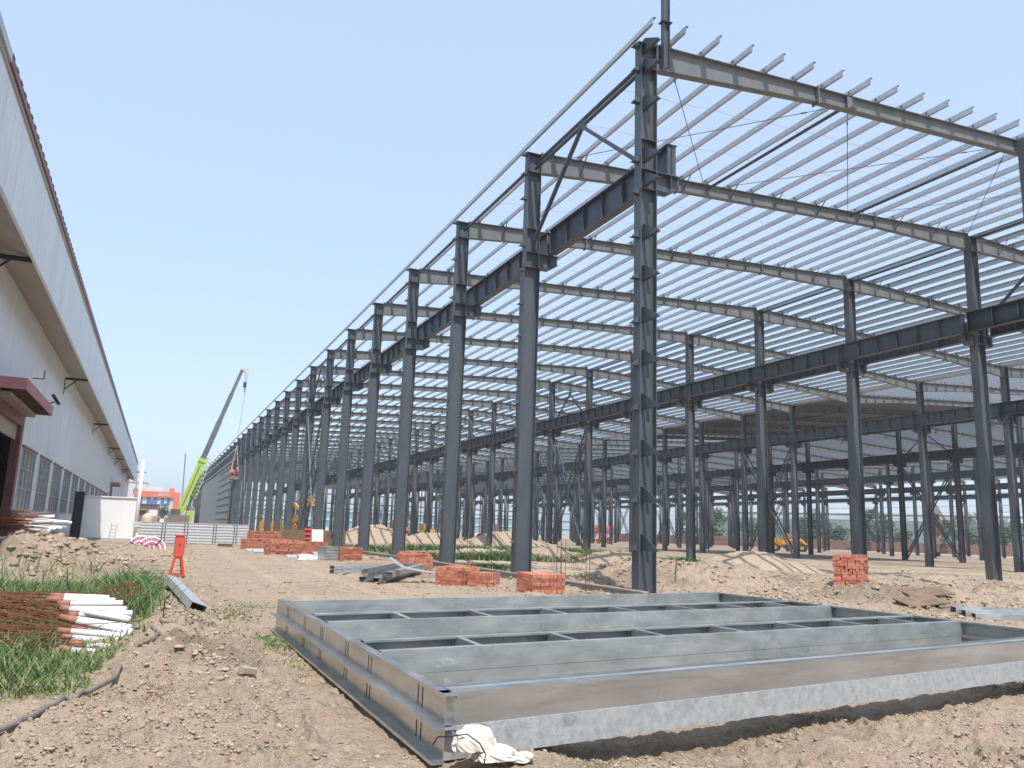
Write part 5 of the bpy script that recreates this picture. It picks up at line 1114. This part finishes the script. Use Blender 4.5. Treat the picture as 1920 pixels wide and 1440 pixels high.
t = thing('striped_post', 'orange and black striped warning post in front of the laced brace', 'warning post', (9.05, 53, 0)); part(MB().box(-.12, .12, -.12, .12, 0, 1.5), 'post', M['slot'], t)
for k in range(5): part(MB().box(-.2, .2, -.14, .14, .1+k*.29, .24+k*.29), 'stripe', M['orange'], t)
m = MB(); m.poly([(-.6, 0, .0), (.6, 0, 0), (.55, .5, 1.15), (-.35, .5, 1.2)]); m.prism([(0, 0), (.08, 0), (.5, 1.2), (.42, 1.2)], 'x', -.6, .6); o = part(m, 'white_sheet', M['bag'], None, loc=(9.9, 54, .42)); o.scale = (.62, .62, .75); tag(o, 'white sheet propped behind the striped post', 'panel'); m = MB().box(-.6, .6, 0, .5, -.6, 0); part(m, 'crate_base', M['hose'], o)

# ------------------------------------------------------------------ grass, weeds, clods, pebbles
def np_mesh(name, V, F, tint, mt, smooth=False):
    me = bpy.data.meshes.new(name); me.vertices.add(len(V)); me.vertices.foreach_set('co', V.astype(np.float32).ravel()); k = F.shape[1]
    me.loops.add(F.size); me.loops.foreach_set('vertex_index', F.astype(np.int32).ravel()); me.polygons.add(len(F)); me.polygons.foreach_set('loop_start', (np.arange(len(F))*k).astype(np.int32)); me.polygons.foreach_set('loop_total', np.full(len(F), k, np.int32))
    if smooth: me.polygons.foreach_set('use_smooth', np.ones(len(F), bool))
    a = me.attributes.new('tint', 'FLOAT', 'FACE'); a.data.foreach_set('value', tint.astype(np.float32)); me.update(calc_edges=True); me.materials.append(mt); return me
def blades(x, y, h, w_, tint, lean=.5, z=None, seg=3):
    n = len(x); z = gh(x, y) if z is None else z; az = rng.uniform(0, 2*np.pi, n); face = rng.uniform(0, np.pi, n); V = []
    for i in range(seg+1):
        t = i/seg; off = lean*h*t*t*rng.uniform(.7, 1., n); wid = w_*(1-t**1.5)+.0004
        cx = x+np.cos(az)*off; cy = y+np.sin(az)*off; cz = z-.02+h*t*(1-.22*lean*t)
        for s in (-1, 1): V.append(np.stack([cx+s*wid*np.cos(face), cy+s*wid*np.sin(face), cz], -1))
    V = np.stack(V, 1).reshape(-1, 3); b = np.arange(n)[:, None]*(2*(seg+1)); F = np.concatenate([b+np.array([[2*i, 2*i+1, 2*i+3, 2*i+2]]) for i in range(seg)], 1).reshape(-1, 4)
    return V, F, np.repeat(tint, seg)
def scatter(poly_f, n, x0, x1, y0, y1):
    x = rng.uniform(x0, x1, n*4); y = rng.uniform(y0, y1, n*4); k = poly_f(x, y) > rng.uniform(0, 1, n*4); return x[k][:n], y[k][:n]
def gmask(x, y):
    e = fbm(x, y, .7, 3, 61); a = (x < .02+.35*(e-.5)-.35*sst(11, 8.6, y)) & (y > 8.3+1.6*(e-.5)-.9*x*0) & (y < 22.3+2*(e-.5)+.6*x)
    b = sst(.28, .5, fbm(x, y, .9, 3, 63)); near_pipes = (x > -.9) & (y > 10.3) & (y < 12.8)
    return np.where(a, .35+.65*b, 0)*np.where(near_pipes, .12, 1)*np.where((y < 9.2), .6, 1)
x, y = scatter(gmask, 60000, -6.5, .5, 8, 24); d = np.hypot(x, y)
h = rng.uniform(.08, .30, len(x))*(.75+.6*fbm(x, y, .8, 2, 66)); h *= np.where(x > -.75, .8, 1); V, F, T = blades(x, y, h, .0055+.00022*d, np.clip(rng.normal(.36, .2, len(x))+.45*(rng.uniform(0, 1, len(x)) < .14), 0, 1), .75)
o = link('grass', np_mesh('grass', V, F, T, M['grass'])); tag(o, None, None, None, 'stuff'); o['label'] = 'dense green grass and reeds on the left verge'; o['category'] = 'grass'
# taller reeds: each spray of broad leaves
def reeds(n, fx, hx):
    x, y = fx(n); V, F, T = blades(x, y, rng.uniform(*hx, len(x)), .011, np.clip(rng.normal(.28, .15, len(x)), 0, .6), .8, seg=4); return V, F, T
def fx(n): a = rng.uniform(0, 1, n) < .45; return np.where(a, rng.normal(-.2, .22, n), rng.uniform(-5.5, .1, n)), np.where(a, rng.uniform(13.0, 20.5, n), rng.uniform(13.2, 24, n))
V, F, T = reeds(1900, fx, (.35, .75)); o = link('reeds', np_mesh('reeds', V, F, T, M['grass'])); o['kind'] = 'stuff'; o['label'] = 'tall broad-leaved reeds standing above the grass behind the white posts'; o['category'] = 'reeds'
def dry(x, y): e = fbm(x, y, 1.1, 3, 71); return np.where((x < .3) & (y > 7.1) & (y < 9.4+.3*x), sst(.42, .6, e), 0)
x, y = scatter(dry, 9000, -3, .4, 7, 9.8); V, F, T = blades(x, y, rng.uniform(.02, .07, len(x)), .004, np.clip(rng.normal(.78, .15, len(x)), 0, 1), 1.0, seg=2); o = link('dry_grass', np_mesh('dry_grass', V, F, T, M['grass'])); o['kind'] = 'stuff'; o['label'] = 'short yellowish grass along the near edge of the green verge'; o['category'] = 'grass'
# sparse tufts on the track and weeds inside the hall
cs = [(1.35, 14.6, .5, .9, 900, .07), (1.8, 16.5, .5, .9, 500, .06), (1.55, 11.3, .25, .8, 700, .08), (2.4, 12.9, .5, .3, 500, .08), (.45, 9.9, .3, .4, 260, .06), (.75, 12.9, .35, .8, 500, .07), (.7, 8.2, .3, .5, 160, .05), (1.6, 9.4, .12, .9, 260, .06),
      (20.5, 42, 3.0, 1.1, 2600, .5), (16.5, 41, 2, .8, 1500, .5), (25, 43, 1.6, .8, 900, .4), (29, 60, 6, 1.6, 2600, .7), (20, 58, 4, 1.2, 1800, .7), (13.5, 33.5, 1.2, 1.5, 900, .3), (13.6, 44, 1, 3, 900, .35), (31.5, 44.5, 1.1, .6, 600, .5), (41.5, 50, 1.5, 1, 700, .5), (31, 37.5, .8, .5, 300, .3), (36, 45, 1.6, .8, 500, .4), (13, 55, 1.5, 5, 1400, .5)]
Vs, Fs, Ts, nn = [], [], [], 0
for (cx, cy, sx, sy, n, hh) in cs:
    x = rng.normal(cx, sx*.55, n); y = rng.normal(cy, sy*.55, n); V, F, T = blades(x, y, rng.uniform(.4, 1.1, n)*hh, .004+.0006*cy, np.clip(rng.normal(.35 if cy > 25 else .55, .2, n), 0, 1), .8, seg=2); Vs.append(V); Fs.append(F+nn); Ts.append(T); nn += len(V)
o = link('weeds', np_mesh('weeds', np.vstack(Vs), np.vstack(Fs), np.concatenate(Ts), M['grass'])); o['kind'] = 'stuff'; o['label'] = 'scattered weeds in the dirt of the track and under the hall'; o['category'] = 'weeds'
# clods and pebbles
def ico():
    t = (1+5**.5)/2; v = np.array([(-1, t, 0), (1, t, 0), (-1, -t, 0), (1, -t, 0), (0, -1, t), (0, 1, t), (0, -1, -t), (0, 1, -t), (t, 0, -1), (t, 0, 1), (-t, 0, -1), (-t, 0, 1)], float); v /= np.linalg.norm(v[0])
    f = np.array([(0, 11, 5), (0, 5, 1), (0, 1, 7), (0, 7, 10), (0, 10, 11), (1, 5, 9), (5, 11, 4), (11, 10, 2), (10, 7, 6), (7, 1, 8), (3, 9, 4), (3, 4, 2), (3, 2, 6), (3, 6, 8), (3, 8, 9), (4, 9, 5), (2, 4, 11), (6, 2, 10), (8, 6, 7), (9, 8, 1)]); return v, f
iv, if_ = ico()
def clods(x, y, r, z=None):
    n = len(x); z = gh(x, y) if z is None else z; P = iv[None]*(1+rng.normal(0, .32, (n, 12, 1)))*r[:, None, None]*np.stack([rng.uniform(.7, 1.3, n), rng.uniform(.7, 1.3, n), rng.uniform(.35, .7, n)], -1)[:, None, :]
    a = rng.uniform(0, 6.28, n); c, s = np.cos(a)[:, None], np.sin(a)[:, None]; X = P[..., 0]*c-P[..., 1]*s; Y = P[..., 0]*s+P[..., 1]*c
    V = np.stack([X+x[:, None], Y+y[:, None], P[..., 2]+(z+r*.18)[:, None]], -1).reshape(-1, 3); F = (if_[None]+np.arange(n)[:, None, None]*12).reshape(-1, 3); T = np.repeat(np.clip(rng.normal(.5, .24, n), 0, 1), 20); return V, F, T
def in_pile(x, y): return (x > 2.1) & (x < 11.6) & (y > 5.5+.17*(x-1.9)) & (y < 12.6+.2*(x-1.9))
def dens(x, y):
    r, road, inner = rough_zone(x, y); q = sst(.45, .62, fbm(x, y, 1.3, 3, 81)); b = (.12+.88*q)*(.12+.88*r)*(1-.7*inner)
    b = np.where((x < 1.2) & (x > -.6) & (y > 4) & (y < 17), np.maximum(b, .55*q+.25), b); return np.where(in_pile(x, y), .05, b)*np.where((x < -.3) & (y > 9.5) & (y < 27), .15, 1)
Vs, Fs, Ts, nn = [], [], [], 0
for n, X, Yr, (r0, r1) in ((34000, (-2.5, 11), (3.0, 9.5), (.004, .018)), (24000, (-5, 24), (3.5, 24), (.006, .030)), (1500, (-5, 26), (11, 24), (.025, .07)), (500, (-2, 11), (4.2, 11), (.018, .034)), (7000, (10.5, 32), (12, 30), (.02, .075)), (2600, (-9, 1.3), (24, 38), (.03, .11)), (900, (-7.5, -.5), (22.5, 29), (.06, .17)), (500, (-.2, 1.0), (8.3, 17), (.02, .06)), (5000, (9, 45), (24, 60), (.03, .12)), (2500, (1.2, 10), (18, 60), (.015, .05))):
    x, y = scatter(dens, n, *X, *Yr); u = rng.uniform(0, 1, len(x)); V, F, T = clods(x, y, r0+(r1-r0)*u**3); Vs.append(V); Fs.append(F+nn); Ts.append(T); nn += len(V)
o = link('earth_clods', np_mesh('earth_clods', np.vstack(Vs), np.vstack(Fs), np.concatenate(Ts), M['clod'])); o['kind'] = 'stuff'; o['label'] = 'small clods and stones strewn over the dry earth'; o['category'] = 'clods'
# straw litter
x, y = scatter(lambda x, y: np.full(len(x), .5), 2600, -2, 12, 3.5, 22); n = len(x); a = rng.uniform(0, 6.28, n); L_ = rng.uniform(.015, .07, n); z = gh(x, y)+.008
c0 = np.stack([x, y, z], -1); dv = np.stack([np.cos(a)*L_, np.sin(a)*L_, rng.uniform(-.003, .012, n)], -1); nv = np.stack([-np.sin(a), np.cos(a), np.zeros(n)], -1)*.0022
V = np.stack([c0-nv, c0+nv, c0+dv+nv, c0+dv-nv], 1).reshape(-1, 3); F = np.arange(4*n).reshape(-1, 4); o = link('straw_litter', np_mesh('straw_litter', V, F, rng.uniform(.8, 1, n), M['grass'])); o['kind'] = 'stuff'; o['label'] = 'dry straw and grass litter on the bare ground'; o['category'] = 'litter'
# little litter pieces
m = MB().rbox((0, 0, .01), (.06, .035, .02), (0, .2, .4)); tag(part(m, 'red_wrapper', M['redpink'], None, loc=(.75, 6.32, gz(.75, 6.32)+.02)), 'small red wrapper lying on the dirt track', 'wrapper')
m = MB().rbox((0, 0, .02), (.16, .10, .05), (0.1, .2, .4)); tag(part(m, 'flat_stone', M['soffit'], None, loc=(1.03, 8.9, gz(1.03, 8.9)+.01)), 'pale flat stone on the track beside the rough clods', 'stone')
m = MB().rbox((0, 0, .0), (.3, .06, .04), (0, .1, .9)); tag(part(m, 'white_stick', M['white'], None, loc=(.18, 20.5, gz(.18, 20.5)+.05)), 'short white stick in the grass left of the folded channel', 'stick')

# ------------------------------------------------------------------ thin summer haze
hm = bpy.data.materials.new('air'); hm.use_nodes = True; n = hm.node_tree.nodes; n.remove(n['Principled BSDF']); pv = n.new('ShaderNodeVolumePrincipled')
pv.inputs['Color'].default_value = (.90, .94, 1, 1); pv.inputs['Density'].default_value = .0006; pv.inputs['Anisotropy'].default_value = .2; hm.node_tree.links.new(pv.outputs[0], n['Material Output'].inputs['Volume'])
hzb = part(MB().box(-1450, 1450, -1450, 1450, -1.6, 27), 'haze', hm); hzb['kind'] = 'stuff'
